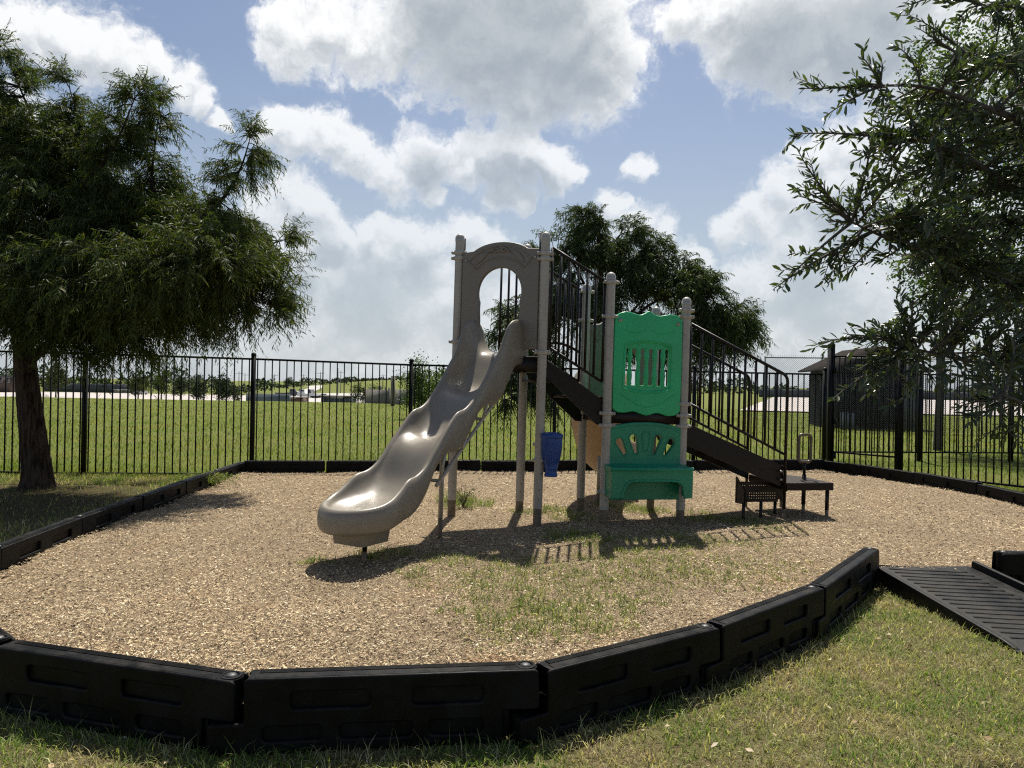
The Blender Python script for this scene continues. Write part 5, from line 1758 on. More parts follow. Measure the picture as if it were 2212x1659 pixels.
def ellip_leaves(p, d, L, W, r, up_bias=0.6, fold=0.25, fine=False):
    """pointed oval leaves folded along the midrib"""
    n = len(p)
    nrm = unit(r.normal(size=(n, 3)) * .8 + np.array([0, 0, up_bias]))
    s = unit(np.cross(d, nrm)); nrm = np.cross(s, d)
    L = L[:, None]; hw = W[:, None] / 2
    f = fold * hw
    a = p
    q1 = p + d * L * .30; q2 = p + d * L * .68; e = p + d * L
    if fine is False:
        v = np.stack([a, q1 - s*hw*.9 + nrm*f, q2 - s*hw*.9 + nrm*f, e - nrm * L * .05, q2 + s*hw*.9 + nrm*f, q1 + s*hw*.9 + nrm*f], 1).reshape(-1, 3)
        b = np.arange(n)[:, None] * 6
        return v, np.concatenate([b + np.array([[0, 3, 2, 1]]), b + np.array([[0, 5, 4, 3]])]), None
    v = np.stack([a, q1 - s*hw*.85 + nrm*f, q1, q1 + s*hw*.85 + nrm*f, q2 - s*hw + nrm*f, q2, q2 + s*hw + nrm*f, e - nrm * L * .05], 1).reshape(-1, 3)
    b = np.arange(n)[:, None] * 8
    q = np.concatenate([b + np.array([[1, 2, 5, 4]]), b + np.array([[2, 3, 6, 5]])])
    t = np.concatenate([b + np.array([[0, 2, 1]]), b + np.array([[0, 3, 2]]), b + np.array([[4, 5, 7]]), b + np.array([[5, 6, 7]])])
    return v, q, t

M['cyp1'] = island_mat('cypress_leaves', [(0, (0.020, 0.038, 0.010)), (.4, (0.042, 0.068, 0.014)), (.8, (0.072, 0.098, 0.022)), (1, (0.11, 0.11, 0.034))], .6, trans=(.38, (1.6, 1.55, .65)), spec=.3)
M['cyp2'] = island_mat('cypress_leaves_far', [(0, (0.022, 0.042, 0.012)), (.4, (0.042, 0.070, 0.018)), (.8, (0.065, 0.095, 0.024)), (1, (0.095, 0.10, 0.034))], .6, trans=(.35, (1.5, 1.5, .7)), spec=.35)
M['oakleaf'] = island_mat('oak_leaves', [(0, (0.026, 0.042, 0.020)), (.4, (0.044, 0.066, 0.030)), (.8, (0.066, 0.092, 0.038)), (1, (0.10, 0.125, 0.045))], .36, trans=(.26, (1.6, 1.7, .6)), spec=.6)
M['elmleaf'] = island_mat('elm_leaves', [(0, (0.020, 0.042, 0.010)), (.4, (0.040, 0.075, 0.016)), (.8, (0.070, 0.115, 0.022)), (1, (0.11, 0.15, 0.032))], .5, trans=(.40, (1.6, 1.7, .6)), spec=.4)
M['farleaf'] = island_mat('far_tree_leaves', [(0, (0.024, 0.040, 0.016)), (.5, (0.040, 0.062, 0.022)), (1, (0.075, 0.095, 0.036))], .8, spec=.2)
M['farleaf2'] = island_mat('far_tree_leaves_yellowish', [(0, (0.035, 0.050, 0.016)), (.5, (0.060, 0.080, 0.022)), (1, (0.10, 0.115, 0.036))], .8, spec=.2)

def sample_blobs(blobs, n, r, shell=.35):
    """points in a union of ellipsoids (centre, radii), denser towards the outside"""
    w = np.array([b[1][0] * b[1][1] * b[1][2] for b in blobs]) ** .75
    w = w / w.sum()
    k = r.choice(len(blobs), n, p=w)
    d = unit(r.normal(size=(n, 3)))
    rad = (shell + (1 - shell) * r.random(n) ** .6)[:, None]
    c = np.array([b[0] for b in blobs])[k]; R = np.array([b[1] for b in blobs])[k]
    return c + d * rad * R

def grow_twigs(skel, targets, r, acc, r0=.011, sag=.12, up=.25):
    """curved twigs from the nearest inner, lower spot of the skeleton to each target; returns the curves"""
    sk = np.array(skel)
    curves = []
    for T in targets:
        dd = T - sk
        cost = np.linalg.norm(dd, axis=1) + np.where(dd[:, 2] < 0, -dd[:, 2] * .25, 0)
        S = sk[np.argmin(cost + r.random(len(sk)) * .12)]
        v = T - S; L = np.linalg.norm(v)
        if L < .05: continue
        mid = S + v * .5 + np.array([0, 0, up * L * .5]) + r.normal(size=3) * L * .07
        ts = np.linspace(0, 1, 7)[:, None]
        c = S * (1-ts)**2 + mid * 2*ts*(1-ts) + T * ts**2
        c[:, 2] -= sag * L * ts[:, 0] ** 3 * .4
        curves.append(c)
        acc.tube(c, np.linspace(r0 * min(1.6, .5 + L * .6), .0022, 7), 4, False)
    return curves

def cypress(name, label, base, trunk, limbs, blobs, n_twig, mat, seed, leafL=.11, leafW=.011, per_branch=22, nbr=11, brl=.34, droop=.55, trunk_rad=(.20, .05), bark=None):
    r = np.random.default_rng(seed)
    root = thing(name, label, 'tree', tuple(base))
    bark = bark or M['bark']
    base = np.array(base, float)
    tr = np.array(catmull([base + np.array(p) for p in trunk], 9))
    a_ = Acc()
    n = len(tr); t = np.linspace(0, 1, n)
    rad = trunk_rad[0] + (trunk_rad[1] - trunk_rad[0]) * t ** .8
    rad = rad * (1 + .55 * np.exp(-t / .035))
    SD = 44
    a_.tube(tr, rad, SD)
    # fluted, rough trunk
    tv = a_.v[-1]
    ax = np.repeat(tr, SD, 0)
    dv = tv[:len(ax)] - ax
    ang = np.arctan2(dv[:, 1], dv[:, 0])
    k_ = 1 + .07 * np.sin(ang * 5 + tv[:len(ax), 2] * 1.5) + .035 * np.abs(np.sin(ang * 9 + np.sin(tv[:len(ax), 2] * 5))) + r.normal(0, .016, len(ax))
    tv[:len(ax)] = ax + dv * k_[:, None]
    a_.build('trunk', bark, root, True)
    skel = [p for p in tr[int(n * .35):]]
    lm = Acc(); extra = []
    for pts in limbs:
        c = np.array(catmull([base + np.array(p[:3]) for p in pts], 6))
        ks = r.integers(len(c) // 3, len(c), 16); extra.append(c[ks] + r.normal(0, .13, (16, 3)) + [0, 0, .05]); extra.append(c[-1] + (c[-1] - c[-3]) * .6 + r.normal(0, .06, (3, 3)))
        m = len(c); tt = np.linspace(0, 1, m)
        lm.tube(c, (pts[0][3] if len(pts[0]) > 3 else .06) * .75 * (1 - tt) ** 1.2 + .006, 8, True)
        skel += [p for p in c[2:]]
    lm.build('limbs', M['limb'], root, True)
    tg = sample_blobs([(base + np.array(c), np.array(R)) for c, R in blobs], n_twig, r)
    tg = np.concatenate([tg] + extra)
    tw = Acc()
    curves = grow_twigs(skel, tg, r, tw)
    pts_all, dir_all, len_all = [], [], []
    for c in curves:
        L = np.linalg.norm(np.diff(c, axis=0), axis=1).sum()
        k = nbr
        ts = np.clip(1 - r.random(k) ** 1.0 * min(.75, .75 / max(L, .2)), .02, .99)
        fi = ts * 6; i0 = np.minimum(fi.astype(int), 5); fr = (fi - i0)[:, None]
        p = c[i0] * (1 - fr) + c[i0 + 1] * fr
        tang = unit(c[i0 + 1] - c[i0])
        lat = unit(np.cross(tang, r.normal(size=(k, 3))))
        d = unit(tang * (.75 + .5 * r.random((k, 1))) + lat * (.35 + .75 * r.random((k, 1))) + np.array([0, 0, .1]))
        bl = brl * (.5 + .9 * r.random(k))
        pts_all.append(p); dir_all.append(d); len_all.append(bl)
    p, d, bl = np.concatenate(pts_all), np.concatenate(dir_all), np.concatenate(len_all)
    nb_ = len(p)
    # branchlet curves p + d L t - z L droop t^2
    tq = (np.arange(per_branch) + .5) / per_branch
    tq = np.broadcast_to(tq, (nb_, per_branch)) + r.normal(0, .02, (nb_, per_branch))
    pos = p[:, None, :] + d[:, None, :] * (bl[:, None] * tq)[..., None]
    pos[..., 2] -= droop * bl[:, None] * tq ** 2
    tang = d[:, None, :] - np.array([0, 0, 1.0]) * (2 * droop * tq)[..., None]
    tang = unit(tang)
    side = unit(np.cross(tang, np.broadcast_to(unit(r.normal(size=(nb_, 1, 3))), tang.shape)))
    sgn = np.where(np.arange(per_branch) % 2, 1., -1.)[None, :, None]
    ld = unit(tang * .75 + side * sgn * .8 + np.array([0, 0, -.30]) + r.normal(0, .18, tang.shape))
    ll = leafL * (.55 + .7 * r.random((nb_, per_branch))) * (1.1 - .5 * tq)
    lv = strips(pos.reshape(-1, 3), ld.reshape(-1, 3), ll.ravel(), leafW * (.7 + .6 * r.random(nb_ * per_branch)), r, .5)
    # the branchlets' own stems
    tb = np.array([0, .5, 1.0])
    pb = p[:, None, :] + d[:, None, :] * (bl[:, None] * tb)[..., None]
    pb[..., 2] -= droop * bl[:, None] * tb ** 2
    hw = .0022
    sv = np.stack([pb[:, 0] + [0, 0, hw], pb[:, 0] - [0, 0, hw], pb[:, 1] + [0, 0, hw], pb[:, 1] - [0, 0, hw], pb[:, 2] + [0, 0, hw*.4], pb[:, 2] - [0, 0, hw*.4]], 1).reshape(-1, 3)
    bI = np.arange(nb_)[:, None] * 6
    tw.add(sv, np.concatenate([bI + np.array([[0, 1, 3, 2]]), bI + np.array([[2, 3, 5, 4]])]))
    tw.build('twigs', M['limb'], root)
    cr = Acc(); cr.add(*lv)
    kind(cr.build('crown', mat, root), 'stuff')
    return root

# --- feathery tree on the left
tb = P(82, 1052, 0.0)
tip = [(0, 0, -.05), (-.03, 0, .35), (-.14, .02, 1.1), (-.26, .05, 1.85), (-.30, .0, 2.6), (-.10, .05, 3.3), (.15, .05, 4.0), (.05, 0, 4.7)]
def rel(px_, py_, dy):
    p = PY(px_, py_, tb.y + dy); return (p.x - tb.x, p.y - tb.y, p.z)
limbs = [
 [(-.22, .03, 1.75, .09), rel(180, 690, -.2), rel(330, 640, -.5), rel(480, 640, -.7), rel(590, 660, -.8)],
 [(-.28, .02, 2.4, .08), rel(200, 590, .3), rel(380, 540, .5), rel(520, 520, .6), rel(610, 520, .6)],
 [(-.20, .02, 3.0, .075), rel(230, 540, 0), rel(315, 470, .1), rel(330, 350, .15), rel(345, 230, .2)],
 [(-.2, .05, 3.1, .07), rel(340, 500, -.4), rel(450, 460, -.5), rel(512, 380, -.5), rel(540, 300, -.5)],
 [(.05, .05, 3.8, .07), rel(150, 400, .3), rel(105, 330, .4), rel(60, 230, .5), rel(10, 110, .5)],
 [(.1, .05, 3.9, .06), rel(200, 380, -.3), rel(250, 310, -.4), rel(290, 215, -.4)],
 [(-.3, .0, 2.2, .08), rel(-60, 640, -.5), rel(-180, 620, -.8), rel(-300, 640, -1)],
 [(-.3, .0, 2.7, .07), rel(120, 560, 1.1), rel(260, 580, 1.7), rel(420, 640, 2.0)],
 [(-.3, .0, 2.2, .07), rel(230, 610, -.9), rel(370, 580, -1.2), rel(480, 570, -1.2)],
 [(-.2, .0, 3.3, .07), rel(-50, 450, .4), rel(-180, 360, .6), rel(-280, 330, .6)],
 [(.15, .05, 4.1, .05), rel(160, 330, .1), rel(170, 270, .1), rel(150, 190, .1)],
]
def blob(px_, py_, dy, rx, ry, rz): 
    c = rel(px_, py_, dy); return (c, (rx, ry, rz))
blobs = [blob(120, 560, 0, 1.6, 1.5, 1.25), blob(350, 560, .2, 1.3, 1.2, .75), blob(510, 560, -.2, .75, .7, .62), blob(600, 600, -.3, .45, .5, .42), blob(290, 440, .1, .85, .8, .55),
         blob(60, 360, .3, .9, .8, .75), blob(180, 310, .1, .6, .5, .45), blob(320, 300, .1, .38, .35, .45), blob(430, 475, -.3, .6, .5, .28), blob(535, 320, -.4, .22, .25, .30), blob(515, 390, -.4, .30, .3, .22),
         blob(20, 180, .5, .30, .3, .55), blob(-60, 300, .4, .9, .8, .9), blob(-160, 560, 0, 1.4, 1.3, 1.1), blob(140, 690, -.4, 1.0, 1.0, .40), blob(330, 690, -.1, 1.0, .9, .38), blob(480, 690, -.3, .8, .7, .34), blob(260, 760, -.2, .9, .7, .20), blob(560, 650, -.5, .45, .5, .3),
         blob(255, 250, -.2, .20, .25, .26), blob(90, 270, .3, .40, .4, .30), blob(-30, 600, -.6, 1.6, 1.2, .8), blob(200, 640, -.5, 1.5, 1.1, .5), blob(150, 560, .4, 1.4, 1.2, .7), blob(470, 560, -1.0, .7, .8, .55), blob(360, 580, -1.4, .9, .8, .55), blob(200, 600, -1.6, 1.1, .8, .6), blob(430, 510, .2, .85, .8, .5), blob(530, 540, 0, .6, .6, .5), blob(340, 480, .3, .9, .8, .5), blob(150, 460, 0, 1.2, 1.0, .7), blob(190, 340, .1, .9, .7, .5), blob(320, 395, .1, .65, .6, .42), blob(60, 300, .2, .8, .6, .6)]
cypress('cypress_tree', 'large feathery cypress with reddish brown trunk on the left lawn', (tb.x, tb.y, 0), tip, limbs, blobs, 1520, M['cyp1'], 21, leafL=.115, leafW=.0120, per_branch=18, nbr=11, brl=.38, droop=.36, trunk_rad=(.20, .06))

# --- feathery tree behind the play structure
tb = P(1300, 986, 0.0); tb.y = 15.6; tb.x = PY(1300, 900, 15.6).x
tip = [(0, 0, -.05), (.0, 0, .8), (.03, 0, 1.8), (.02, 0, 2.8), (-.05, 0, 3.8), (-.12, 0, 4.6), (-.15, 0, 5.25)]
limbs = [
 [(.02, 0, 2.6, .05), rel(1340, 600, 0), rel(1420, 560, 0), rel(1480, 570, 0)],
 [(.02, 0, 2.2, .05), rel(1400, 660, -.2), rel(1510, 640, -.3), rel(1600, 690, -.3)],
 [(.0, 0, 1.9, .05), rel(1240, 690, -.4), rel(1140, 690, -.6), rel(1080, 720, -.6)],
 [(.0, 0, 2.9, .045), rel(1240, 570, -.2), rel(1210, 540, -.2), rel(1170, 545, -.2)],
 [(.0, 0, 3.5, .04), rel(1330, 520, .1), rel(1370, 500, .1)],
 [(.0, 0, 2.0, .045), rel(1200, 740, -.8), rel(1130, 800, -1), rel(1100, 860, -1)],
 [(.0, 0, 2.4, .045), rel(1400, 640, .8), rel(1480, 650, 1), rel(1560, 690, 1)],
]
blobs = [blob(1260, 480, 0, .55, .5, .35), blob(1290, 545, 0, .85, .7, .40), blob(1380, 590, 0, .8, .7, .45), blob(1480, 620, -.1, .75, .7, .5), blob(1570, 690, -.2, .75, .7, .5), blob(1620, 740, -.2, .35, .4, .3),
         blob(1250, 650, -.2, 1.1, .9, .6), blob(1130, 690, -.5, .75, .7, .5), blob(1370, 720, 0, 1.1, .9, .5), blob(1470, 750, 0, 1.1, .9, .45), blob(1150, 790, -.7, .8, .6, .45), blob(1200, 860, -.8, .55, .5, .30), blob(1420, 530, 0, .35, .35, .25), blob(1200, 560, -.2, .35, .35, .25), blob(1520, 600, -.2, .4, .4, .3)]
cypress('cypress_tree', 'bushy cypress growing behind the play structure beyond the fence', (tb.x, tb.y, 0), tip, limbs, blobs, 640, M['cyp2'], 22, leafL=.145, leafW=.018, per_branch=13, nbr=10, brl=.38, droop=.5, trunk_rad=(.13, .03))

# --- oak reaching in from the right, close to the camera
def oak(name, label, base, trunk, limbs, targets, seed):
    r = np.random.default_rng(seed)
    root = thing(name, label, 'tree', tuple(base))
    a_ = Acc(); tr = np.array(catmull(trunk, 6)); a_.tube(tr, np.linspace(.17, .07, len(tr)) * (1 + .5 * np.exp(-np.linspace(0, 1, len(tr)) / .05)), 16)
    a_.build('trunk', M['oakbark'], root, True)
    skel = list(tr[len(tr) // 2:])
    lm = Acc()
    for pts, r0 in limbs:
        c = np.array(catmull(pts, 6)); lm.tube(c, np.linspace(r0 * .62, .005, len(c)), 8); skel += list(c[2:])
    lm.build('limbs', M['oakbark'], root, True)
    tw = Acc()
    curves = grow_twigs(skel, targets, r, tw, r0=.012, sag=.05, up=.10)
    P_, D_, = [], []
    for c in curves:
        L = np.linalg.norm(np.diff(c, axis=0), axis=1).sum()
        # leaves straight on the twig's outer part and on short side shoots
        n_side = max(int(L * 7.5 / OS), 2)
        segs = [(c, min(.85, .45 * OS / max(L, .1)))]
        for k in range(n_side):
            t = 1 - r.random() * min(.9, .6 * OS / max(L, .1)); fi = min(t * 6, 5.99); i0 = int(fi)
            p = c[i0] + (c[i0+1] - c[i0]) * (fi - i0); tg = unit(c[i0+1] - c[i0])
            lat = unit(np.cross(tg, r.normal(size=3)))
            d = unit(tg * .8 + lat * .7 + np.array([0, 0, .15]))
            l_ = (.07 + .12 * r.random()) * OS
            ts = np.linspace(0, 1, 7)[:, None]
            cc = p + d * l_ * ts - np.array([0, 0, .15 * l_]) * ts ** 2
            tw.tube(cc[::3], [.003, .0023, .0014], 3, False)
            segs.append((cc, 1.0))
        for cc, frac in segs:
            Ls = np.linalg.norm(np.diff(cc, axis=0), axis=1).sum() * frac
            m = max(int(Ls / (.0128 * OS)), 3)
            t = 1 - frac * np.linspace(0, 1, m); fi = np.clip(t * 6, 0, 5.99); i0 = fi.astype(int); fr_ = (fi - i0)[:, None]
            p = cc[i0] * (1 - fr_) + cc[i0 + 1] * fr_; tg = unit(cc[i0 + 1] - cc[i0])
            lat = unit(np.cross(tg, r.normal(size=(m, 3))))
            d = unit(tg * (.55 + .5 * r.random((m, 1))) + lat * .75 + np.array([0, 0, .22]) * r.random((m, 1)))
            P_.append(p); D_.append(d)
    p, d = np.concatenate(P_), np.concatenate(D_)
    n = len(p)
    L = (.036 + .036 * r.random(n)) * OS; W = L * (.22 + .09 * r.random(n))
    # the leaves that show largest are parts of their own, the rest one mass
    camd = np.linalg.norm(p - np.array([0, 0, CAM_H]), axis=1)
    inview = (np.abs(p[:, 0] / p[:, 1]) < .72) & (np.abs((p[:, 2] - CAM_H) / p[:, 1]) < .55)
    score = np.where(inview, L / camd, 0)
    top_ = np.argsort(-score)[:300]
    rest = np.ones(n, bool); rest[top_] = False
    v, q, t = ellip_leaves(p[rest], d[rest], L[rest], W[rest], r)
    acc = Acc(); acc.add(v, q, t)
    kind(acc.build('crown', M['oakleaf'], root), 'stuff')
    lf = Acc(); lf.add(*ellip_leaves(np.zeros((1, 3)), np.array([[0, 1.0, 0]]), np.array([1.0]), np.array([.30]), np.random.default_rng(1), up_bias=50, fine=True))
    LM = lf.mesh('leaf'); LM.materials.append(M['oakleaf'])
    for i in top_:
        o = bpy.data.objects.new('leaf', LM); COL.objects.link(o)
        y_ = Vector(d[i]); z_ = Vector(r.normal(size=3) * .6 + np.array([0, 0, .8])); x_ = y_.cross(z_).normalized(); z_ = x_.cross(y_).normalized()
        m4 = Matrix.Identity(4)
        for a in range(3):
            m4[a][0] = x_[a] * L[i]; m4[a][1] = y_[a] * L[i]; m4[a][2] = z_[a] * L[i]; m4[a][3] = p[i][a]
        o.matrix_local = m4
        adopt(o, root)
    tw.build('twigs', M['oakbark'], root)
    return root, n

OS = 0.90
def at(px_, py_, Y): return np.array(PY(px_, py_, Y * OS))
obase = np.array([4.1, 3.95, 0.0])
trunk = [obase + np.array([0, 0, -.1]), obase + np.array([0, 0, .6]), obase + np.array([-.05, .05, 1.4]), obase + np.array([-.12, .02, 2.2]), obase + np.array([-.1, .1, 3.4]), obase + np.array([0, .1, 5.2])]
limbs = [
 ([obase + [-.05, .05, 1.5], at(2330, 800, 4.2), at(2150, 790, 4.0), at(1960, 750, 3.9)], .035),
 ([obase + [-.08, .05, 1.8], at(2300, 640, 4.4), at(2120, 600, 4.2), at(1950, 530, 4.1), at(1840, 480, 4.1)], .035),
 ([obase + [-.1, .05, 2.2], at(2260, 440, 4.2), at(2160, 385, 4.1), at(2050, 320, 4.0), at(1940, 300, 4.0)], .045),
 ([obase + [-.1, .05, 2.6], at(2290, 300, 4.2), at(2150, 240, 4.0), at(2010, 190, 4.0), at(1900, 185, 4.0)], .035),
 ([obase + [-.1, .08, 3.0], at(2300, 130, 4.2), at(2160, 120, 4.1), at(2060, 110, 4.1)], .03),
 ([obase + [-.05, .05, 1.35], at(2320, 930, 3.8), at(2230, 880, 3.6), at(2160, 850, 3.5)], .025),
 ([obase + [-.1, .05, 2.0], at(2380, 560, 4.0), at(2250, 520, 4.2), at(2180, 480, 4.2)], .03),
 ([obase + [-.1, .08, 3.4], at(2330, 20, 4.5), at(2220, 10, 4.5), at(2120, 10, 4.5)], .028),
 ([obase + [-.1, .2, 2.0], at(2350, 640, 4.6), at(2200, 600, 4.8), at(2060, 570, 4.8)], .035),
 ([obase + [-.1, .2, 2.8], at(2330, 300, 4.6), at(2200, 280, 4.8), at(2080, 270, 4.8)], .035),
]
rt = np.random.default_rng(5)
tips = [(1672,618,4.0),(1712,285,4.0),(1722,318,4.0),(1738,188,4.0),(1716,402,4.1),(1722,420,4.1),(1762,740,3.9),(1798,858,3.8),(1905,560,4.1),(1790,600,4.05),(1700,600,4.0),(1760,575,4.05),(1830,590,4.05),(1880,760,3.9),(1830,720,3.9),(1850,700,3.9),
        (1870,180,4.0),(1800,190,4.0),(1780,250,4.0),(1820,290,4.0),(1760,400,4.1),(1800,430,4.1),(1860,400,4.1),(1840,350,4.0),(1880,270,4.0),(1975,35,4.1),(2010,75,4.1),(1960,10,4.5),(2040,5,4.5),(2080,25,4.5),(2150,40,4.5),(2180,15,4.5),
        (1985,60,4.1),(1930,95,4.05),(1860,120,4.0),(1905,130,4.0),(1900,330,4.0),(1790,480,4.1),(1830,520,4.1),(1935,640,4.0),(1845,800,3.85),(1900,830,3.8),(1960,850,3.8),(2060,880,3.6),(2160,930,3.5),(2200,940,3.5),(2100,900,3.55),(2020,830,3.7)]
targets = [at(*t) for t in tips]
def region(n, poly_, y0, y1):
    xs_, ys_ = np.array([p[0] for p in poly_]), np.array([p[1] for p in poly_])
    res = []
    while len(res) < n:
        x, y = rt.uniform(xs_.min(), xs_.max()), rt.uniform(ys_.min(), ys_.max())
        ins = False; j = len(xs_) - 1
        for i in range(len(xs_)):
            if (ys_[i] > y) != (ys_[j] > y) and x < (xs_[j] - xs_[i]) * (y - ys_[i]) / (ys_[j] - ys_[i]) + xs_[i]: ins = not ins
            j = i
        if ins: res.append(at(x, y, rt.uniform(y0, y1)))
    return res
targets += region(400, [(1900, 190), (2000, 130), (2080, 110), (2330, 80), (2400, 500), (2400, 930), (2240, 920), (2150, 840), (2010, 810), (1900, 770), (1870, 700), (1960, 640), (1900, 560), (1850, 430), (1880, 330), (1860, 250)], 3.6, 4.6)
targets += region(210, [(2060, 120), (2400, 80), (2400, 900), (2150, 800), (2030, 700), (2040, 400)], 4.0, 4.9)
targets += region(30, [(2080, 0), (2400, 0), (2400, 80), (2150, 50)], 4.3, 4.8)
oak_root, n_oak = oak('oak_tree', 'live oak with long narrow dark leaves reaching in at the right, nearest the camera', obase, trunk, limbs, targets, 31)
print('oak leaves', n_oak)

# --- broadleaf trees by leaf clumps
def leafy(name, label, base, H, blobs, n, mat, seed, leaf=.06, trunk_r=.12, lean=0.0, fork=.35, group=None, nlimb=9, twig=True):
    r = np.random.default_rng(seed)
    root = thing(name, label, 'tree' if 'bush' not in name else 'bush', tuple(base), group)
    base = np.array(base, float)
    bl = [(base + np.array(c), np.array(R, float)) for c, R in blobs]
    a_ = Acc()
    top = base + np.array([lean * H, 0, H * .8])
    tr = np.array(catmull([base + np.array([0, 0, -.2]), base + np.array([lean * H * .3, 0, H * .2]), base + np.array([lean * H * .6, 0, H * .5]), top], 5))
    a_.tube(tr, np.linspace(trunk_r, trunk_r * .25, len(tr)), 8); a_.build('trunk', M['oakbark'], root, True)
    lm = Acc()
    for k in range(nlimb):
        c, R = bl[k % len(bl)]
        e_ = c + unit(r.normal(size=3)) * R * .6
        i = int(len(tr) * (fork + (.9 - fork) * r.random())); i = min(i, len(tr) - 1)
        s = tr[i]; m = (s + e_) / 2 + np.array([0, 0, .06 * H]); ts = np.linspace(0, 1, 6)[:, None]
        cc = s * (1-ts)**2 + m * 2*ts*(1-ts) + e_ * ts**2
        lm.tube(cc, np.linspace(trunk_r * .45, trunk_r * .08, 6), 5, False)
    lm.build('limbs', M['oakbark'], root, True)
    # leaves sit in clumps so that gaps stay between them
    ncl = max(n // 46, 12)
    cl_ = sample_blobs(bl, ncl, r, .45)
    k = r.integers(0, ncl, n)
    sp = leaf * (3.0 if leaf < .2 else 1.7)
    p = cl_[k] + r.normal(size=(n, 3)) * np.array([sp, sp, sp * .7]) * (.5 + .8 * r.random(n))[:, None]
    d = unit(r.normal(size=(n, 3)) + np.array([0, 0, -.15]))
    L = leaf * (.7 + .7 * r.random(n))
    v, q, t = ellip_leaves(p, d, L, L * .55, r, .5)
    acc = Acc(); acc.add(v, q, t)
    kind(acc.build('crown', mat, root), 'stuff')
    return root

tb = P(2025, 973, 0.0)
leafy('elm_tree', 'elm with small bright green leaves standing behind the right fence', (tb.x, tb.y, 0), 10.5,
      [blob(2090, 180, 0, 1.5, 1.4, 1.4), blob(2010, 240, 0, .7, .9, 1.1), blob(2020, 420, 0, 1.2, 1.3, 1.5), blob(2150, 420, 0, 1.8, 1.5, 2.0), blob(2000, 560, 0, .9, 1.1, 1.0), blob(2110, 610, 0, 1.7, 1.5, 1.1), blob(1985, 125, 0, .22, .3, .55), blob(2230, 300, .3, 1.6, 1.4, 2.2), blob(2075, 95, 0, .6, .6, .6), blob(2200, 90, 0, 1.2, 1.2, .9)],
      20000, M['elmleaf'], 41, leaf=.085, trunk_r=.13, lean=.02, fork=.4, nlimb=16)

def far_tree(px_, ytop, ybase, wpx, Y, label, mat, seed, name='young_tree', n=1500, trunk_frac=.25):
    c = far(px_, 830, Y); z0 = gz1(c.x, Y)
    zt_ = far(px_, ytop, Y).z; H = zt_ - z0; w = wpx / FPX * Y / 2 * (.8 if Y > 100 else 1)
    tf = trunk_frac
    r = np.random.default_rng(seed)
    bl = [((r.normal(0, .25) * w, r.normal(0, .2) * w, H * (tf + (1 - tf) * f)), (w * s, w * s, H * (1 - tf) * .24)) for f, s in ((.22, .72), (.42, .9), (.62, .72), (.82, .42))]
    if name == 'bush': bl = [((r.normal(0, .4) * w, 0, H * f), (w * s, w * .7, H * .35)) for f, s in ((.35, .8), (.5, .7), (.65, .5))]
    leafy(name, label, (c.x, Y, z0), H, bl, n, mat, seed, leaf=min(max(.06, .0024 * Y), H * .05), trunk_r=max(.07, .0012 * Y), group='young trees along the parking lot' if name == 'young_tree' and Y > 100 else None, nlimb=6)
far_tree(121, 783, 868, 54, 175, 'yellowish young tree right of the big trunk, at the parking lot', M['farleaf2'], 51, n=2600)
far_tree(299, 806, 871, 47, 165, 'round young tree at the middle of the left parking lot edge', M['farleaf2'], 52, n=2600)
far_tree(349, 806, 864, 36, 175, 'slender young tree between two round ones at the parking lot', M['farleaf'], 53, n=2000)
far_tree(390, 814, 868, 46, 172, 'dark young tree under the cypress twigs at the parking lot', M['farleaf'], 54, n=2600)
far_tree(429, 812, 872, 42, 160, 'dark dense young tree left of the fence post', M['farleaf'], 55, n=2800, trunk_frac=.08)
far_tree(474, 810, 872, 50, 158, 'widest dark young tree just left of the fence post', M['farleaf'], 56, n=3200, trunk_frac=.05)
far_tree(508, 832, 873, 26, 158, 'small dark tree beside the fence post', M['farleaf'], 57, n=1500, trunk_frac=.05)
far_tree(342, 858, 873, 26, 150, 'low bush at the edge of the left parking lot', M['farleaf'], 58, name='bush', n=900)
far_tree(905, 778, 876, 62, 32, 'bushy young tree behind the fence post left of the slide', M['elmleaf'], 59, n=5200, trunk_frac=.15)
far_tree(952, 800, 876, 50, 34, 'small tree half hidden behind the slide', M['elmleaf'], 60, n=3600, trunk_frac=.1)
far_tree(785, 826, 868, 46, 88, 'dark bush group left of the grey wooden fence', M['farleaf'], 61, name='bush', n=2600)
far_tree(806, 838, 868, 30, 84, 'lower dark bush touching the grey wooden fence', M['farleaf'], 62, name='bush', n=1600)
far_tree(622, 812, 838, 24, 400, 'lone round tree at the top of the far road', M['farleaf'], 63, n=1500, trunk_frac=.25)
far_tree(748, 815, 834, 22, 380, 'small tree on the hill right of the utility poles', M['farleaf'], 64, n=1100, trunk_frac=.2)
far_tree(95, 852, 872, 30, 150, 'low dark bush right of the big trunk at the lot', M['farleaf'], 65, name='bush', n=1100)
# far woods as one mass
r = np.random.default_rng(77)
acc = Acc()
n = 14000
pxs = r.uniform(-140, 2360, n)
hill_gap = (pxs > 590) & (pxs < 880)
Yv = np.where(hill_gap, r.uniform(440, 520, n), r.uniform(310, 430, n))
d_ = np.array([np.array(ray(x, 830)) for x in np.linspace(-140, 2360, 200)])
xv = np.interp(pxs, np.linspace(-140, 2360, 200), d_[:, 0] / d_[:, 1]) * Yv
hprof = 5.2 + 2.6 * np.sin(pxs * .021) + 1.6 * np.sin(pxs * .067 + 1) + 1.2 * np.sin(pxs * .19 + 2)
hprof = np.where(hill_gap, .55 * hprof - .5, hprof + 2.0 * (1 - ss(pxs, 350, 620)))
hprof = np.maximum(hprof, .8)
base_z = ground_z(xv, Yv)
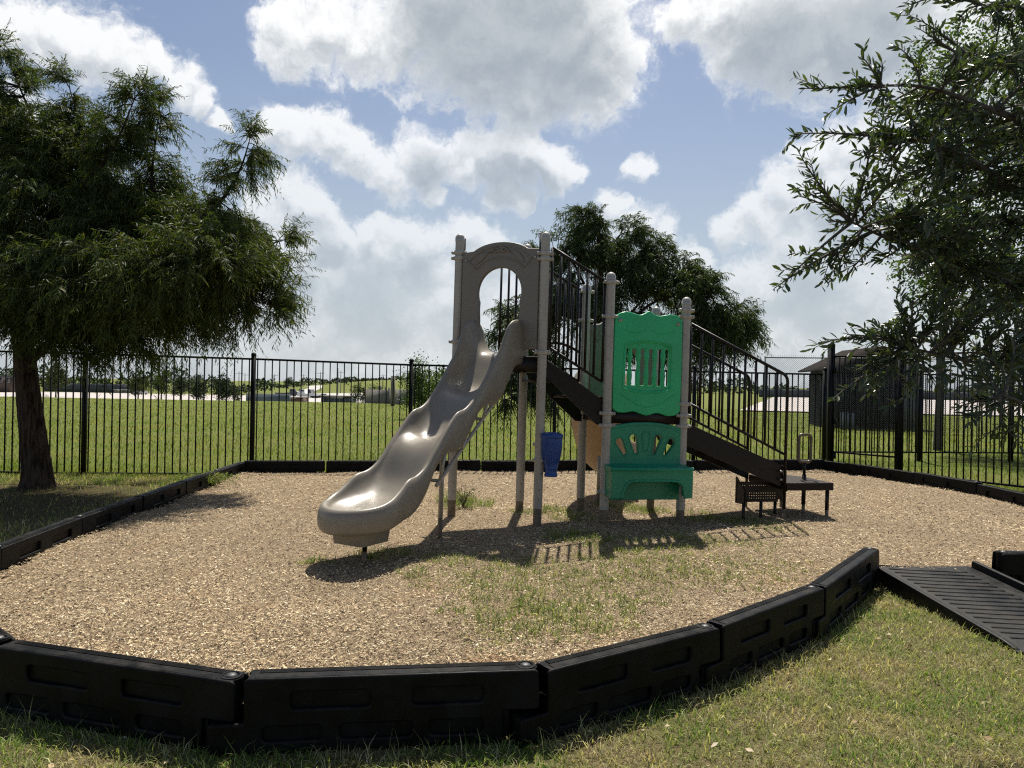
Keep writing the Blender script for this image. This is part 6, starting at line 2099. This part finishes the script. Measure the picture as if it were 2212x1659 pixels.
# low ground on the left: the woods stand on a rise
z = base_z + hprof * r.random(n) ** .7
p = np.stack([xv, Yv, z], 1)
d = unit(r.normal(size=(n, 3)))
Lw = r.uniform(.9, 2.0, n)
acc.add(*ellip_leaves(p, d, Lw, Lw * .7, r, .3))
o = kind(acc.build('far_woods', M['farleaf']), 'stuff'); o['label'] = 'hazy far woods along the horizon'

# --- dry dark weed by the slide's rear post
wb = P(1000, 1098, CHIP_Z)
weed = thing('weed', 'tall dark seeding weed beside the rear slide post', 'weed', (wb.x, wb.y, CHIP_Z))
r = np.random.default_rng(9)
st, lf = Acc(), Acc()
for k in range(16):
    a = r.random() * 6.28; l_ = .12 + .20 * r.random()
    e_ = np.array([math.cos(a) * l_ * .6, math.sin(a) * l_ * .4, l_])
    ts = np.linspace(0, 1, 5)[:, None]
    c = np.array(wb) + e_ * ts + np.array([0, 0, .05]) * np.sin(ts * 3)
    st.tube(c, [.0028, .0024, .002, .0016, .001], 4, False)
    m = 7
    p = c[r.integers(1, 5, m)] + r.normal(0, .01, (m, 3))
    lf.add(*strips(p, unit(r.normal(size=(m, 3)) + np.array([0, 0, .4])), np.full(m, .05), np.full(m, .006), r))
st.build('stems', M['far_brown'], weed); kind(lf.build('leaves', M['farleaf'], weed), 'stuff')
wb = P(452, 1047, CHIP_Z)
weed = thing('weed', 'low sprawling green weed at the left border timbers', 'weed', (wb.x, wb.y, CHIP_Z))
st, lf = Acc(), Acc()
for k in range(46):
    a = r.random() * 6.28; l_ = .15 + .40 * r.random()
    e_ = np.array([math.cos(a) * l_, math.sin(a) * l_ * .8, .06 + .12 * r.random()])
    ts = np.linspace(0, 1, 5)[:, None]
    c = np.array(wb) + e_ * ts * np.array([1, 1, 0]) + np.array([0, 0, 1]) * e_[2] * np.sin(ts * 2.2)
    st.tube(c, [.0024, .002, .0018, .0014, .001], 4, False)
    m = 26
    p = c[r.integers(0, 5, m)] + r.normal(0, .018, (m, 3)); p[:, 2] = np.maximum(p[:, 2], CHIP_Z + .005)
    lf.add(*ellip_leaves(p, unit(r.normal(size=(m, 3)) + np.array([0, 0, .3])), np.full(m, .03), np.full(m, .011), r))
st.build('stems', M['weed'], weed); kind(lf.build('leaves', M['weed'], weed), 'stuff')
